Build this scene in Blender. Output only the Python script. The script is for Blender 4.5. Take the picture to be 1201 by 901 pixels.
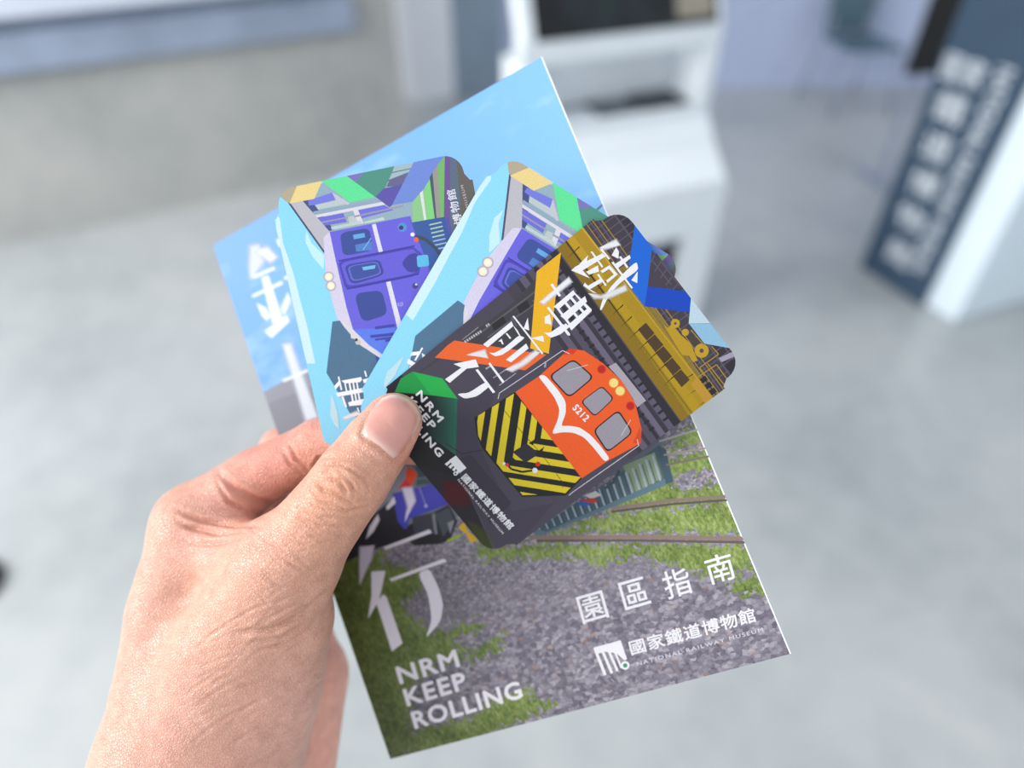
import bpy, bmesh, math, random
import numpy as np
from mathutils import Vector, Matrix
from mathutils.geometry import tessellate_polygon

random.seed(7)
rng = np.random.default_rng(7)
scene = bpy.context.scene
for o in list(bpy.data.objects):
    bpy.data.objects.remove(o)
col = scene.collection

# ------------------------------------------------------------------ camera, light, exposure
FPX, CX, CY = 800.0, 600.5, 450.5          # focal length in pixels of the 1201 x 901 frame
PITCH = math.radians(41)
CAM = Vector((0, 0, 1.6))
cd = bpy.data.cameras.new('camera')
cd.sensor_width = 36
cd.lens = 36 * FPX / 1201
cd.clip_start = 0.01
cam = bpy.data.objects.new('camera', cd)
cam.location = CAM
cam.rotation_euler = (math.pi / 2 - PITCH, 0, 0)
col.objects.link(cam)
scene.camera = cam
cd.dof.use_dof = True
cd.dof.focus_distance = 0.209
cd.dof.aperture_fstop = 3.8
CM = Matrix.Translation(CAM) @ Matrix.Rotation(math.pi / 2 - PITCH, 4, 'X')

world = bpy.data.worlds.new('world')
scene.world = world
world.use_nodes = True
bg = world.node_tree.nodes['Background']
bg.inputs[0].default_value = (0.90, 0.95, 1.0, 1)
bg.inputs[1].default_value = 0.86

def area(name, loc, target, size, energy, color):
    l = bpy.data.lights.new(name, 'AREA')
    l.shape = 'RECTANGLE'
    l.size, l.size_y = size
    l.energy = energy
    l.color = color
    o = bpy.data.objects.new(name, l)
    o.location = loc
    o.rotation_euler = (Vector(target) - Vector(loc)).to_track_quat('-Z', 'Y').to_euler()
    col.objects.link(o)
area('window_left_offscreen', (-4.7, 0.1, 3.0), (-0.8, 1.2, 0.4), (3.6, 2.6), 370, (1.0, 0.98, 0.95))     # daylight from the hall's window side, left of the frame

vs = scene.view_settings
vs.view_transform = 'Standard'
vs.look = 'None'
vs.gamma = 1
vs.use_curve_mapping = False
vs.exposure = 0.24
GAIN = 1.3                                 # print colours are divided by this

# ------------------------------------------------------------------ helpers
def lin(c):
    return c / 12.92 if c <= 0.04045 else ((c + 0.055) / 1.055) ** 2.4
def hexc(h, g=1.0):
    h = h.lstrip('#')
    return tuple(lin(int(h[i:i + 2], 16) / 255) / g for i in (0, 2, 4))

def P(px, py, d):                           # pixel + depth along the optical axis (m) -> world
    return CM @ Vector(((px - CX) / FPX * d, -(py - CY) / FPX * d, -d))
def ray(px, py):
    return (CM.to_3x3() @ Vector(((px - CX) / FPX, -(py - CY) / FPX, -1)))
def on_z(px, py, z=0.0):
    r = ray(px, py)
    return CAM + r * ((z - CAM.z) / r.z)
def on_plane(px, py, p0, n):
    r = ray(px, py)
    return CAM + r * ((p0 - CAM).dot(n) / r.dot(n))
def project(w):
    v = CM.inverted() @ w
    return (CX + FPX * v.x / -v.z, CY - FPX * v.y / -v.z, -v.z)

def tag(o, label, cat, group=None, kind=None):
    o['label'] = label
    if cat: o['category'] = cat
    if group: o['group'] = group
    if kind: o['kind'] = kind
    return o
def empty(name, m=None, loc=None):
    o = bpy.data.objects.new(name, None)
    o.empty_display_size = 0.02
    col.objects.link(o)
    if m is not None: o.matrix_world = m
    if loc is not None: o.location = loc
    return o
def link(name, me, parent=None, mats=()):
    o = bpy.data.objects.new(name, me)
    col.objects.link(o)
    for m in (mats if isinstance(mats, (list, tuple)) else [mats]): me.materials.append(m)
    if parent is not None: o.parent = parent
    return o
def from_bm(name, bm, mat, parent=None, smooth=False):
    bmesh.ops.recalc_face_normals(bm, faces=bm.faces)
    me = bpy.data.meshes.new(name)
    bm.to_mesh(me); bm.free()
    if smooth:
        for p in me.polygons: p.use_smooth = True
    return link(name, me, parent, mat)
def hexa(bm, c):                            # eight corners: bottom ring, top ring
    v = [bm.verts.new(p) for p in c]
    for f in ((0, 3, 2, 1), (4, 5, 6, 7), (0, 1, 5, 4), (1, 2, 6, 5), (2, 3, 7, 6), (3, 0, 4, 7)):
        bm.faces.new([v[i] for i in f])
def box(bm, a, b, M=None):
    (x0, y0, z0), (x1, y1, z1) = a, b
    c = [(x0, y0, z0), (x1, y0, z0), (x1, y1, z0), (x0, y1, z0), (x0, y0, z1), (x1, y0, z1), (x1, y1, z1), (x0, y1, z1)]
    hexa(bm, [M @ Vector(p) for p in c] if M else c)
def bevel(bm, w, seg=2):
    bmesh.ops.bevel(bm, geom=list(bm.edges), offset=w, segments=seg, affect='EDGES', profile=0.5)
def tube(bm, pts, r, n=10):
    rings = []
    pts = [Vector(p) for p in pts]
    for i, p in enumerate(pts):
        t = (pts[min(i + 1, len(pts) - 1)] - pts[max(i - 1, 0)]).normalized()
        u = t.cross(Vector((0, 0, 1)) if abs(t.z) < 0.9 else Vector((1, 0, 0))).normalized()
        w = t.cross(u)
        rings.append([bm.verts.new(p + (u * math.cos(a) + w * math.sin(a)) * r) for a in [2 * math.pi * k / n for k in range(n)]])
    for a, b in zip(rings, rings[1:]):
        for k in range(n):
            bm.faces.new((a[k], a[(k + 1) % n], b[(k + 1) % n], b[k]))
    bm.faces.new(rings[0][::-1]); bm.faces.new(rings[-1])
def extrude_poly(bm, pts, z0, z1):
    a = [bm.verts.new((x, y, z0)) for x, y in pts]
    b = [bm.verts.new((x, y, z1)) for x, y in pts]
    n = len(pts)
    bm.faces.new(a[::-1]); bm.faces.new(b)
    for i in range(n): bm.faces.new((a[i], a[(i + 1) % n], b[(i + 1) % n], b[i]))

# ------------------------------------------------------------------ materials
class NT:
    def __init__(s, name):
        s.m = bpy.data.materials.new(name); s.m.use_nodes = True
        s.t = s.m.node_tree; s.b = s.t.nodes['Principled BSDF']
    def n(s, typ, **kw):
        x = s.t.nodes.new(typ)
        for k, v in kw.items():
            if k.startswith('_'): setattr(x, k[1:], v)
            else: x.inputs[k.replace('__', ' ')].default_value = v
        return x
    def l(s, a, b): s.t.links.new(a, b)
    def ramp(s, fac, stops):
        r = s.t.nodes.new('ShaderNodeValToRGB')
        e = r.color_ramp.elements
        while len(e) < len(stops): e.new(0.5)
        for q, (p, c) in zip(e, stops): q.position = p; q.color = (*c, 1)
        s.l(fac, r.inputs[0]); return r
    def mix(s, f, a, b, mode='MIX'):
        x = s.t.nodes.new('ShaderNodeMix'); x.data_type = 'RGBA'; x.blend_type = mode
        for v, i in ((f, x.inputs[0]), (a, x.inputs[6]), (b, x.inputs[7])):
            if hasattr(v, 'links'): s.l(v, i)
            elif isinstance(v, (int, float)): i.default_value = v
            else: i.default_value = (*v, 1)
        return x.outputs[2]
    def math(s, op, a, b=0.0):
        x = s.t.nodes.new('ShaderNodeMath'); x.operation = op
        for v, i in ((a, x.inputs[0]), (b, x.inputs[1])):
            if hasattr(v, 'links'): s.l(v, i)
            else: i.default_value = v
        return x.outputs[0]
def flat(name, hx, rough=0.5, metal=0.0, spec=0.5, var=0.06, scale=9.0):
    t = NT(name); c = hexc(hx)
    tc = t.n('ShaderNodeTexCoord')
    nz = t.n('ShaderNodeTexNoise', Scale=scale, Detail=4.0); t.l(tc.outputs['Object'], nz.inputs['Vector'])
    r = t.ramp(nz.outputs[0], [(0.3, tuple(x * (1 - var) for x in c)), (0.7, tuple(min(1, x * (1 + var)) for x in c))])
    t.l(r.outputs[0], t.b.inputs['Base Color'])
    t.b.inputs['Roughness'].default_value = rough; t.b.inputs['Metallic'].default_value = metal
    t.b.inputs['Specular IOR Level'].default_value = spec
    return t.m

def concrete(name, stops, scale, rough, bump=0.02, spec=0.5):
    t = NT(name)
    tc = t.n('ShaderNodeTexCoord')
    a = t.n('ShaderNodeTexNoise', Scale=scale, Detail=6.0, Roughness=0.6); t.l(tc.outputs['Object'], a.inputs['Vector'])
    b = t.n('ShaderNodeTexNoise', Scale=scale * 9, Detail=5.0); t.l(tc.outputs['Object'], b.inputs['Vector'])
    f = t.math('ADD', t.math('MULTIPLY', a.outputs[0], 0.75), t.math('MULTIPLY', b.outputs[0], 0.25))
    r = t.ramp(f, stops)
    t.l(r.outputs[0], t.b.inputs['Base Color'])
    t.b.inputs['Roughness'].default_value = rough
    t.b.inputs['Specular IOR Level'].default_value = spec
    bp = t.n('ShaderNodeBump', Strength=bump, Distance=0.01); t.l(b.outputs[0], bp.inputs['Height']); t.l(bp.outputs[0], t.b.inputs['Normal'])
    return t.m

M_floor = concrete('polished_concrete', [(0.3, hexc('8b9194')), (0.5, hexc('a4a9ab')), (0.7, hexc('b7b9b9'))], 1.1, 0.3, 0.01, 0.7)
M_wall = concrete('board_concrete', [(0.3, hexc('949797')), (0.5, hexc('a8a9a7')), (0.7, hexc('b6b5b2'))], 1.3, 0.85)
M_wback = concrete('pale_painted_wall', [(0.3, hexc('a6b2d0')), (0.7, hexc('b6c0dc'))], 0.8, 0.7)
M_white = flat('white_lacquer', 'dde4ea', 0.35, var=0.02)
M_whitep = flat('white_panel', 'ccd2e2', 0.5, var=0.02)
M_bluegrey = flat('blue_grey_panel', '8fa0b2', 0.5)
M_steel = flat('blue_grey_steel', '8d99ae', 0.5, 0.0, var=0.12, scale=5)
M_totem = flat('slate_blue_panel', '30465c', 0.5, var=0.05)
M_totemside = flat('pale_blue_white_side', 'dbe8f2', 0.4, var=0.02)
M_black = flat('black_matte', '08090c', 0.5, var=0.1)
M_screen = None
M_chair = flat('grey_teal_plastic', '46606f', 0.5)
M_chairleg = flat('grey_painted_steel', '8a93a8', 0.4)
M_ink_white = flat('white_vinyl_lettering', 'dfe6ee', 0.6, var=0.01)

def screen_mat():
    t = NT('display_glass')
    tc = t.n('ShaderNodeTexCoord')
    nz = t.n('ShaderNodeTexNoise', Scale=5.0, Detail=2.0); t.l(tc.outputs['Object'], nz.inputs['Vector'])
    r = t.ramp(nz.outputs[0], [(0.35, hexc('08090d')), (0.6, hexc('20262c')), (0.75, hexc('1d3a30'))])
    t.l(r.outputs[0], t.b.inputs['Base Color'])
    t.b.inputs['Roughness'].default_value = 0.25
    t.b.inputs['Specular IOR Level'].default_value = 0.25
    return t.m
M_screen = screen_mat()

def print_mat(name='printed_ink', rough=0.42, spec=0.3):
    t = NT(name)
    a = t.n('ShaderNodeAttribute', _attribute_name='ink')
    tc = t.n('ShaderNodeTexCoord')
    nz = t.n('ShaderNodeTexNoise', Scale=2600.0, Detail=2.0); t.l(tc.outputs['Object'], nz.inputs['Vector'])
    r = t.ramp(nz.outputs[0], [(0.3, (0.90, 0.90, 0.90)), (0.7, (1.07, 1.07, 1.07))])
    t.l(t.mix(1.0, a.outputs['Color'], r.outputs[0], 'MULTIPLY'), t.b.inputs['Base Color'])
    t.l(a.outputs['Alpha'], t.b.inputs['Alpha'])
    t.b.inputs['Roughness'].default_value = rough
    t.b.inputs['Specular IOR Level'].default_value = spec
    return t.m
M_ink = print_mat()
M_paper = flat('white_card_stock', 'eceef0', 0.6, var=0.01)

def photo_ground_mat():
    # printed photograph of track ballast and grass: attribute 'ink'.r = grass amount, .g = tone, .b = stone size
    t = NT('printed_track_photo')
    a = t.n('ShaderNodeAttribute', _attribute_name='ink')
    sp = t.n('ShaderNodeSeparateColor'); t.l(a.outputs['Color'], sp.inputs[0])
    tc = t.n('ShaderNodeTexCoord')
    wn = t.n('ShaderNodeTexNoise', Scale=500.0, Detail=3.0); t.l(tc.outputs['Object'], wn.inputs['Vector'])
    wv = t.mix(0.0022, tc.outputs['Object'], wn.outputs[1], 'ADD')
    mp = t.n('ShaderNodeMapping', Scale=(1.0, 1.45, 1.0)); t.l(wv, mp.inputs[0])
    cols = []
    for sc in (950.0, 560.0):
        v = t.n('ShaderNodeTexVoronoi', Scale=sc, _distance='CHEBYCHEV'); t.l(mp.outputs[0], v.inputs['Vector'])
        sh = t.n('ShaderNodeSeparateColor'); t.l(v.outputs['Color'], sh.inputs[0])
        st = t.ramp(sh.outputs[0], [(0.0, hexc('68626f')), (0.35, hexc('7f7986')), (0.7, hexc('938d98')), (0.95, hexc('a7a1aa')), (1.0, hexc('94786a'))])
        ed = t.ramp(v.outputs['Distance'], [(0.3, (1.06, 1.06, 1.06)), (0.85, (0.55, 0.54, 0.58))])
        cols.append(t.mix(1.0, st.outputs[0], ed.outputs[0], 'MULTIPLY'))
    stone = t.mix(sp.outputs[2], cols[0], cols[1])
    gm = t.n('ShaderNodeMapping', Scale=(1.0, 0.45, 1.0)); t.l(wv, gm.inputs[0])
    gn = t.n('ShaderNodeTexNoise', Scale=1000.0, Detail=4.0, Roughness=0.7); t.l(gm.outputs[0], gn.inputs['Vector'])
    gb = t.n('ShaderNodeTexNoise', Scale=110.0, Detail=3.0); t.l(tc.outputs['Object'], gb.inputs['Vector'])
    gf = t.math('ADD', t.math('MULTIPLY', gn.outputs[0], 0.7), t.math('MULTIPLY', gb.outputs[0], 0.3))
    grass = t.ramp(gf, [(0.36, hexc('495a2e')), (0.5, hexc('70823f')), (0.64, hexc('98a56a'))])
    mk = t.math('ADD', sp.outputs[0], t.math('MULTIPLY', t.math('SUBTRACT', wn.outputs[0], 0.5), 1.9))
    mr = t.ramp(mk, [(0.42, (0, 0, 0)), (0.58, (1, 1, 1))])
    c = t.mix(mr.outputs[0], stone, grass.outputs[0])
    tone = t.n('ShaderNodeCombineColor')
    tg = t.math('MULTIPLY', sp.outputs[1], 2.0)
    for i in range(3): t.l(tg, tone.inputs[i])
    t.l(t.mix(1.0, c, tone.outputs[0], 'MULTIPLY'), t.b.inputs['Base Color'])
    t.b.inputs['Roughness'].default_value = 0.42
    t.b.inputs['Specular IOR Level'].default_value = 0.3
    return t.m
M_track = photo_ground_mat()
def sky_print_mat():
    t = NT('printed_sky_photo')
    a = t.n('ShaderNodeAttribute', _attribute_name='ink')
    tc = t.n('ShaderNodeTexCoord')
    mp = t.n('ShaderNodeMapping', Scale=(1.0, 2.2, 1.0), Rotation=(0, 0, -0.15)); t.l(tc.outputs['Object'], mp.inputs[0])
    nz = t.n('ShaderNodeTexNoise', Scale=26.0, Detail=6.0, Roughness=0.55); t.l(mp.outputs[0], nz.inputs['Vector'])
    r = t.ramp(t.math('ADD', nz.outputs[0], t.math('MULTIPLY', t.math('SUBTRACT', a.outputs['Alpha'], 0.5), 0.5)), [(0.5, (0, 0, 0)), (0.75, (1, 1, 1))])
    g = t.n('ShaderNodeTexNoise', Scale=1500.0, Detail=2.0); t.l(tc.outputs['Object'], g.inputs['Vector'])
    gr = t.ramp(g.outputs[0], [(0.3, (0.95, 0.95, 0.95)), (0.7, (1.03, 1.03, 1.03))])
    c = t.mix(t.math('MULTIPLY', r.outputs[0], 0.45), a.outputs['Color'], hexc('c4defa'))
    t.l(t.mix(1.0, c, gr.outputs[0], 'MULTIPLY'), t.b.inputs['Base Color'])
    t.b.inputs['Roughness'].default_value = 0.42
    t.b.inputs['Specular IOR Level'].default_value = 0.3
    return t.m
M_sky = sky_print_mat()

# ================================================================== THE HALL
def slab(name, a, b, mat, M=None):
    bm = bmesh.new(); box(bm, a, b, M)
    o = from_bm(name, bm, mat)
    o['kind'] = 'structure'
    return o
o = slab('floor', (-7, -3, -0.2), (8, 9, 0), M_floor)
o['label'] = 'pale polished concrete floor of the hall'

W0, W1 = on_z(0, 287), on_z(480, 188)
wd = (W1 - W0).normalized(); wn = Vector((-wd.y, wd.x, 0))       # wn points away from the camera
WM = Matrix.Translation(W1) @ Matrix(((wd.x, wn.x, 0, 0), (wd.y, wn.y, 0, 0), (0, 0, 1, 0), (0, 0, 0, 1)))
o = slab('wall_left', (-6.5, 0, -0.1), (0, 0.3, 4.2), M_wall, WM)
o['label'] = 'bare grey concrete wall behind the hand'
def wallpt(px, py):                           # local (along, z) on the wall
    p = WM.inverted() @ on_plane(px, py, W1, wn)
    return p.x, p.z
# steel channel fixed along the wall
l0, zb = wallpt(0, 78); l1, zb1 = wallpt(416, 38)
_, zt = wallpt(0, 22); _, zt1 = wallpt(330, 1)
zb = (zb + zb1) / 2; zt = (zt + zt1) / 2
r = empty('wall_channel', WM)
bm = bmesh.new(); box(bm, (-6.4, -0.05, zb), (l1, 0.0, zt - 0.02)); bevel(bm, 0.004, 1); from_bm('face_plate', bm, M_steel, r)
bm = bmesh.new(); box(bm, (-6.4, -0.006, zt - 0.02), (l1, 0.0, zt + 0.035)); from_bm('upper_lip', bm, M_steel, r)
bm = bmesh.new(); box(bm, (-6.4, -0.09, zt + 0.035), (l1 - 0.12, 0.0, zt + 0.5)); bevel(bm, 0.004, 1); from_bm('upper_panel', bm, M_whitep, r)
tag(r, 'long blue grey steel channel fixed along the concrete wall', 'wall channel')

# white end panel and blue grey screen wall seen past the end of the concrete wall
pA, pB, pC = on_z(486, 122), on_z(534, 113), on_z(640, 100)
def upright(name, a, b, h, th, mat, z0=0.0):
    d = (b - a).normalized(); n = Vector((-d.y, d.x, 0)); L = (b - a).length
    m = Matrix.Translation(a) @ Matrix(((d.x, n.x, 0, 0), (d.y, n.y, 0, 0), (0, 0, 1, 0), (0, 0, 0, 1)))
    bm = bmesh.new(); box(bm, (0, 0, z0), (L, th, h), m)
    return from_bm(name, bm, mat)
o = upright('wall_column', pA, pB, 4.0, 0.25, flat('white_column_paint', 'f0f2f8', 0.6, var=0.02)); o['kind'] = 'structure'; o['label'] = 'white column beside the end of the concrete wall'
o = upright('wall_screen', pB, pC, 4.0, 0.12, M_bluegrey); o['kind'] = 'structure'; o['label'] = 'blue grey screen wall between the white column and the kiosk'
bp0, bp1 = on_z(700, 105), on_z(1300, 98)
o = upright('wall_back', bp0 + (bp0 - bp1) * 0.2, bp1 + (bp1 - bp0) * 0.8, 4.2, 0.2, M_wback); o['kind'] = 'structure'; o['label'] = 'pale bluish white wall at the far side of the hall'

# ------------------------------------------------------------------ information kiosk
KZ = 1.05
K0, K1 = on_z(612, 53, KZ), on_z(851, 26, KZ)
kd = (K1 - K0); kd.z = 0; KW = kd.length; kd.normalize(); kn = Vector((kd.y, -kd.x, 0))   # kn towards the viewer
KM = Matrix.Translation((K0.x, K0.y, 0)) @ Matrix(((kd.x, kn.x, 0, 0), (kd.y, kn.y, 0, 0), (0, 0, 1, 0), (0, 0, 0, 1)))
kiosk = empty('information_kiosk', KM)
def kpart(name, boxes, mat, bw=0.006, parent=kiosk):
    bm = bmesh.new()
    for c in boxes:
        if len(c) == 2: box(bm, *c)
        else: hexa(bm, c)
    if bw: bevel(bm, bw, 2)
    return from_bm(name, bm, mat, parent)
def prof(x0, x1, pts):                        # extruded side profile, pts = four (t, z)
    return [(x0, *pts[0]), (x1, *pts[0]), (x1, *pts[1]), (x0, *pts[1]), (x0, *pts[3]), (x1, *pts[3]), (x1, *pts[2]), (x0, *pts[2])]
# screen housing leaning back
kpart('screen_housing', [prof(0, KW, [(-0.05, KZ - 0.03), (0.0, KZ), (-0.26, KZ + 0.62), (-0.31, KZ + 0.60)])], M_white, 0.01)
sl = Vector((0, -0.26, 0.62)).normalized(); so = Vector((0, 0.62, 0.26)).normalized() * 0.004
b0 = Vector((0.045, 0, KZ)) + sl * 0.004; bm = bmesh.new()
hexa(bm, [b0 - so, b0 - so + Vector((KW - 0.075, 0, 0)), b0 + so + Vector((KW - 0.075, 0, 0)), b0 + so,
          b0 - so + sl * 0.6, b0 - so + sl * 0.6 + Vector((KW - 0.075, 0, 0)), b0 + so + sl * 0.6 + Vector((KW - 0.075, 0, 0)), b0 + so + sl * 0.6])
scr = from_bm('screen', bm, M_screen, kiosk); scr['label'] = 'dark glossy touch display'
q0 = b0 + Vector((KW * 0.68, 0, 0)) + sl * 0.02 + so * 1.2; bm = bmesh.new()
hexa(bm, [q0 - so * 0.3, q0 - so * 0.3 + Vector((KW * 0.19, 0, 0)), q0 + so * 0.3 + Vector((KW * 0.19, 0, 0)), q0 + so * 0.3,
          q0 - so * 0.3 + sl * 0.2, q0 - so * 0.3 + sl * 0.2 + Vector((KW * 0.19, 0, 0)), q0 + so * 0.3 + sl * 0.2 + Vector((KW * 0.19, 0, 0)), q0 + so * 0.3 + sl * 0.2])
from_bm('picture_panel', bm, flat('screen_beige_picture', '8e887a', 0.5), scr)
zr0, zr1 = 0.80, 0.985                        # leaflet recess
kpart('upper_front', [((0, -0.03, zr1), (KW, 0.0, KZ))], M_white)
kpart('recess_side', [((0, -0.16, zr0), (0.05, 0.0, zr1))], M_white)
kpart('recess_side', [((KW - 0.06, -0.16, zr0), (KW, 0.0, zr1))], M_white)
kpart('recess_back', [((0.05, -0.19, zr0), (KW - 0.06, -0.15, zr1 + 0.03))], M_white, 0.003)
kpart('recess_shelf', [((0, -0.16, zr0 - 0.03), (KW, 0.0, zr0))], M_white)
def kside(px, py):
    p = KM.inverted() @ on_plane(px, py, KM @ Vector((KW, 0, 0)), kd)
    return p.y, p.z
kA, kB = kside(839, 166), kside(853.5, 211)
kpart('apron', [prof(0, KW, [(-0.06, kA[1]), kA, (0.0, zr0 - 0.03), (-0.06, zr0 - 0.03)])], M_white)
kpart('sloping_front', [prof(0, KW, [(-0.06, kB[1]), kB, kA, (-0.06, kA[1])])], M_white)
def kpt(px, py, t):
    p = KM.inverted() @ on_plane(px, py, KM @ Vector((0, t, 0)), kn)
    return p.x, p.z
ox1, oz1 = kpt(803, 278, kB[0]); ox0 = ox1 - 0.22; oz0 = oz1 - 0.2
tf = kB[0]; zf = kB[1]
kpart('lower_front', [((0, tf - .04, 0.03), (ox0, tf, zf)), ((ox1, tf - .04, 0.03), (KW, tf, zf)), ((ox0, tf - .04, oz1), (ox1, tf, zf)), ((ox0, tf - .04, 0.03), (ox1, tf, oz0))], M_white, 0)
kpart('lower_body', [((0, -0.15, 0.03), (0.03, tf - .04, zf)), ((KW - 0.03, -0.15, 0.03), (KW, tf - .04, zf)), ((0, -0.16, 0.03), (KW, -0.13, zr0))], M_white, 0)
kpart('printer_bay', [((ox0 - 0.01, -0.1, oz0 - 0.01), (ox1 + 0.01, -0.05, oz1 + 0.01)), ((ox0 - 0.01, -0.1, oz0 - 0.02), (ox1 + 0.01, tf - .04, oz0)), ((ox1, -0.1, oz0), (ox1 + 0.012, tf - .04, oz1)), ((ox0 - 0.012, -0.1, oz0), (ox0, tf - .04, oz1))], M_black, 0)
kpart('slot_cover', [((ox0 + 0.02, tf - .08, oz1 - 0.06), (ox1 - 0.01, tf - .045, oz1 - 0.02))], flat('grey_slot_cover', '8d90a0', 0.4), 0.004)
kpart('plinth', [((0.03, -0.13, 0.0), (KW - 0.03, tf - .05, 0.05))], flat('kiosk_plinth', '9aa2a8', 0.6), 0)
tag(kiosk, 'white information kiosk with sloping dark screen and leaflet recess', 'kiosk')
# leaflets lying in the recess
bx0, bz0 = kpt(690, 128, -0.10); bx1, _ = kpt(802, 110, -0.10); bx1 = min(bx1, KW - 0.075)
for i, (u0, u1, hx, th) in enumerate(((0.0, 0.42, '5a626a', 0.012), (0.46, 0.97, '343a42', 0.02))):
    bm = bmesh.new()
    xa = bx0 + (bx1 - bx0) * u0; xb = bx0 + (bx1 - bx0) * u1
    w, d = xb - xa, 0.12
    box(bm, (-w / 2, -d / 2, 0), (w / 2, d / 2, th)); bevel(bm, 0.003, 1)
    o = from_bm('leaflet_stack', bm, flat('leaflet_%d' % i, hx, 0.6))
    o.matrix_world = KM @ Matrix.Translation((xa + w / 2, -0.075, zr0 + 0.0005))
    tag(o, ('grey stack of leaflets in the kiosk recess', 'darker thicker stack of leaflets in the kiosk recess')[i], 'leaflets', 'leaflet stacks in the kiosk recess')

# ------------------------------------------------------------------ dark blue totem sign with lettering
tL, tM, tN, tR = on_z(1008, 313), on_z(1085, 357), on_z(1112, 381), on_z(1201, 343)
td = (tN - tL).normalized(); tn = Vector((td.y, -td.x, 0))
if tn.dot(CAM - tL) < 0: tn = -tn            # out of the face
TL_ = (tN - tL).length; TB = (tM - tL).length
TM = Matrix.Translation(tL) @ Matrix(((td.x, -tn.x, 0, 0), (td.y, -tn.y, 0, 0), (0, 0, 1, 0), (0, 0, 0, 1)))
totem = empty('totem_sign', TM)
TH = 1.95
bm = bmesh.new(); box(bm, (0.01, 0.03, 0.0), (TL_, 0.62, TH)); bevel(bm, 0.006, 2); from_bm('cabinet', bm, M_totemside, totem)
bm = bmesh.new(); box(bm, (0.0, 0.0, 0.0), (TB, 0.03, TH)); bevel(bm, 0.004, 1); from_bm('front_board', bm, M_totem, totem)
_fc = bpy.data.curves.new('glyphs', 'FONT'); _fo = bpy.data.objects.new('glyphs', _fc)
_tcache = {}
def glyph_tris(s, off=0.0, space=1.0):
    key = (s, off, space)
    if key not in _tcache:
        col.objects.link(_fo)
        _fc.body = s; _fc.offset = off; _fc.space_character = space; _fc.resolution_u = 3
        bpy.context.view_layer.update()
        me = bpy.data.meshes.new_from_object(_fo.evaluated_get(bpy.context.evaluated_depsgraph_get()))
        me.calc_loop_triangles()
        v = np.array([p.co[:2] for p in me.vertices]); f = np.array([t.vertices[:] for t in me.loop_triangles])
        bpy.data.meshes.remove(me); col.objects.unlink(_fo)
        _tcache[key] = (v, f)
    return _tcache[key]
def board_text(name, s, x, z, w, h, rot=0.0, off=0.03):
    v, f = glyph_tris(s, off)
    v = (v - v.min(0)) / (v.max(0) - v.min(0)) - 0.5
    v = v * (w, h)
    c, sn = math.cos(rot), math.sin(rot)
    pts = [(x + a * c - b * sn, -0.001, z + a * sn + b * c) for a, b in v]
    me = bpy.data.meshes.new(name); me.from_pydata(pts, [], f.tolist()); me.update()
    return link(name, me, totem, M_ink_white)
def tpt(px, py):
    p = TM.inverted() @ on_plane(px, py, tL, tn)
    return p.x, p.z
for s, (px, py), ww, hh in (('國家', (1130, 83), 0.17, 0.09), ('鐵', (1114, 127), 0.125, 0.10), ('道', (1098, 172), 0.125, 0.10), ('博', (1083, 216), 0.125, 0.10), ('物', (1068, 256), 0.125, 0.10), ('館', (1055, 297), 0.125, 0.10)):
    x, z = tpt(px, py); board_text('lettering', s, x, z, ww, hh, 0, 0.0)
xa, za = tpt(1176, 78); xb, zb_ = tpt(1080, 320)
board_text('lettering', 'NATIONAL RAILWAY MUSEUM', (xa + xb) / 2, (za + zb_) / 2, abs(za - zb_), 0.06, -math.pi / 2, 0.0)
tag(totem, 'tall dark slate blue totem sign with white lettering and white sides', 'sign')

# black board standing behind the totem
q = on_plane(1068, 86, Vector((0, 3.5, 0)), Vector((0, 1, 0))); bz = q.z
bs = empty('display_board', Matrix.Translation((q.x + 0.09, 3.5, 0)) @ Matrix.Rotation(0.15, 4, 'Z'))
bm = bmesh.new(); box(bm, (-0.13, -0.015, bz), (0.5, 0.015, 1.7)); bevel(bm, 0.005, 1); from_bm('board', bm, M_black, bs)
for x in (-0.06, 0.43):
    bm = bmesh.new(); tube(bm, [(x, 0, 0.02), (x, 0, bz + 0.03)], 0.013); from_bm('leg', bm, M_chairleg, bs)
    bm = bmesh.new(); box(bm, (x - 0.02, -0.18, 0), (x + 0.02, 0.18, 0.025)); bevel(bm, 0.004, 1); from_bm('foot', bm, M_chairleg, bs)
tag(bs, 'black display board on legs behind the dark blue totem', 'display board')

# grey chair by the far wall
cp = (on_z(945, 122) + on_z(1045, 122)) / 2
CMx = Matrix.Translation(cp + Vector((-0.04, 0.0, 0))) @ Matrix.Rotation(math.radians(188), 4, 'Z') @ Matrix.Scale(0.85, 4)
ch = empty('chair', CMx)
bm = bmesh.new(); box(bm, (-0.21, -0.2, 0.44), (0.21, 0.22, 0.465)); bevel(bm, 0.012, 2); from_bm('seat', bm, M_chair, ch, True)
bm = bmesh.new()
hexa(bm, [(-0.19, -0.235, 0.47), (0.19, -0.235, 0.47), (0.19, -0.205, 0.47), (-0.19, -0.205, 0.47), (-0.18, -0.31, 0.9), (0.18, -0.31, 0.9), (0.18, -0.28, 0.9), (-0.18, -0.28, 0.9)])
bevel(bm, 0.012, 2); from_bm('backrest', bm, M_chair, ch, True)
for sx in (-1, 1):
    bm = bmesh.new(); tube(bm, [(sx * 0.2, 0.2, 0.45), (sx * 0.24, 0.27, 0.0)], 0.014); from_bm('leg', bm, M_chairleg, ch, True)
    bm = bmesh.new(); tube(bm, [(sx * 0.2, -0.19, 0.45), (sx * 0.24, -0.28, 0.0)], 0.014); from_bm('leg', bm, M_chairleg, ch, True)
    bm = bmesh.new(); tube(bm, [(sx * 0.15, -0.19, 0.45), (sx * 0.15, -0.235, 0.6)], 0.011); from_bm('back_support', bm, M_chairleg, ch, True)
tag(ch, 'grey teal chair with splayed thin legs by the far wall', 'chair')

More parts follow.
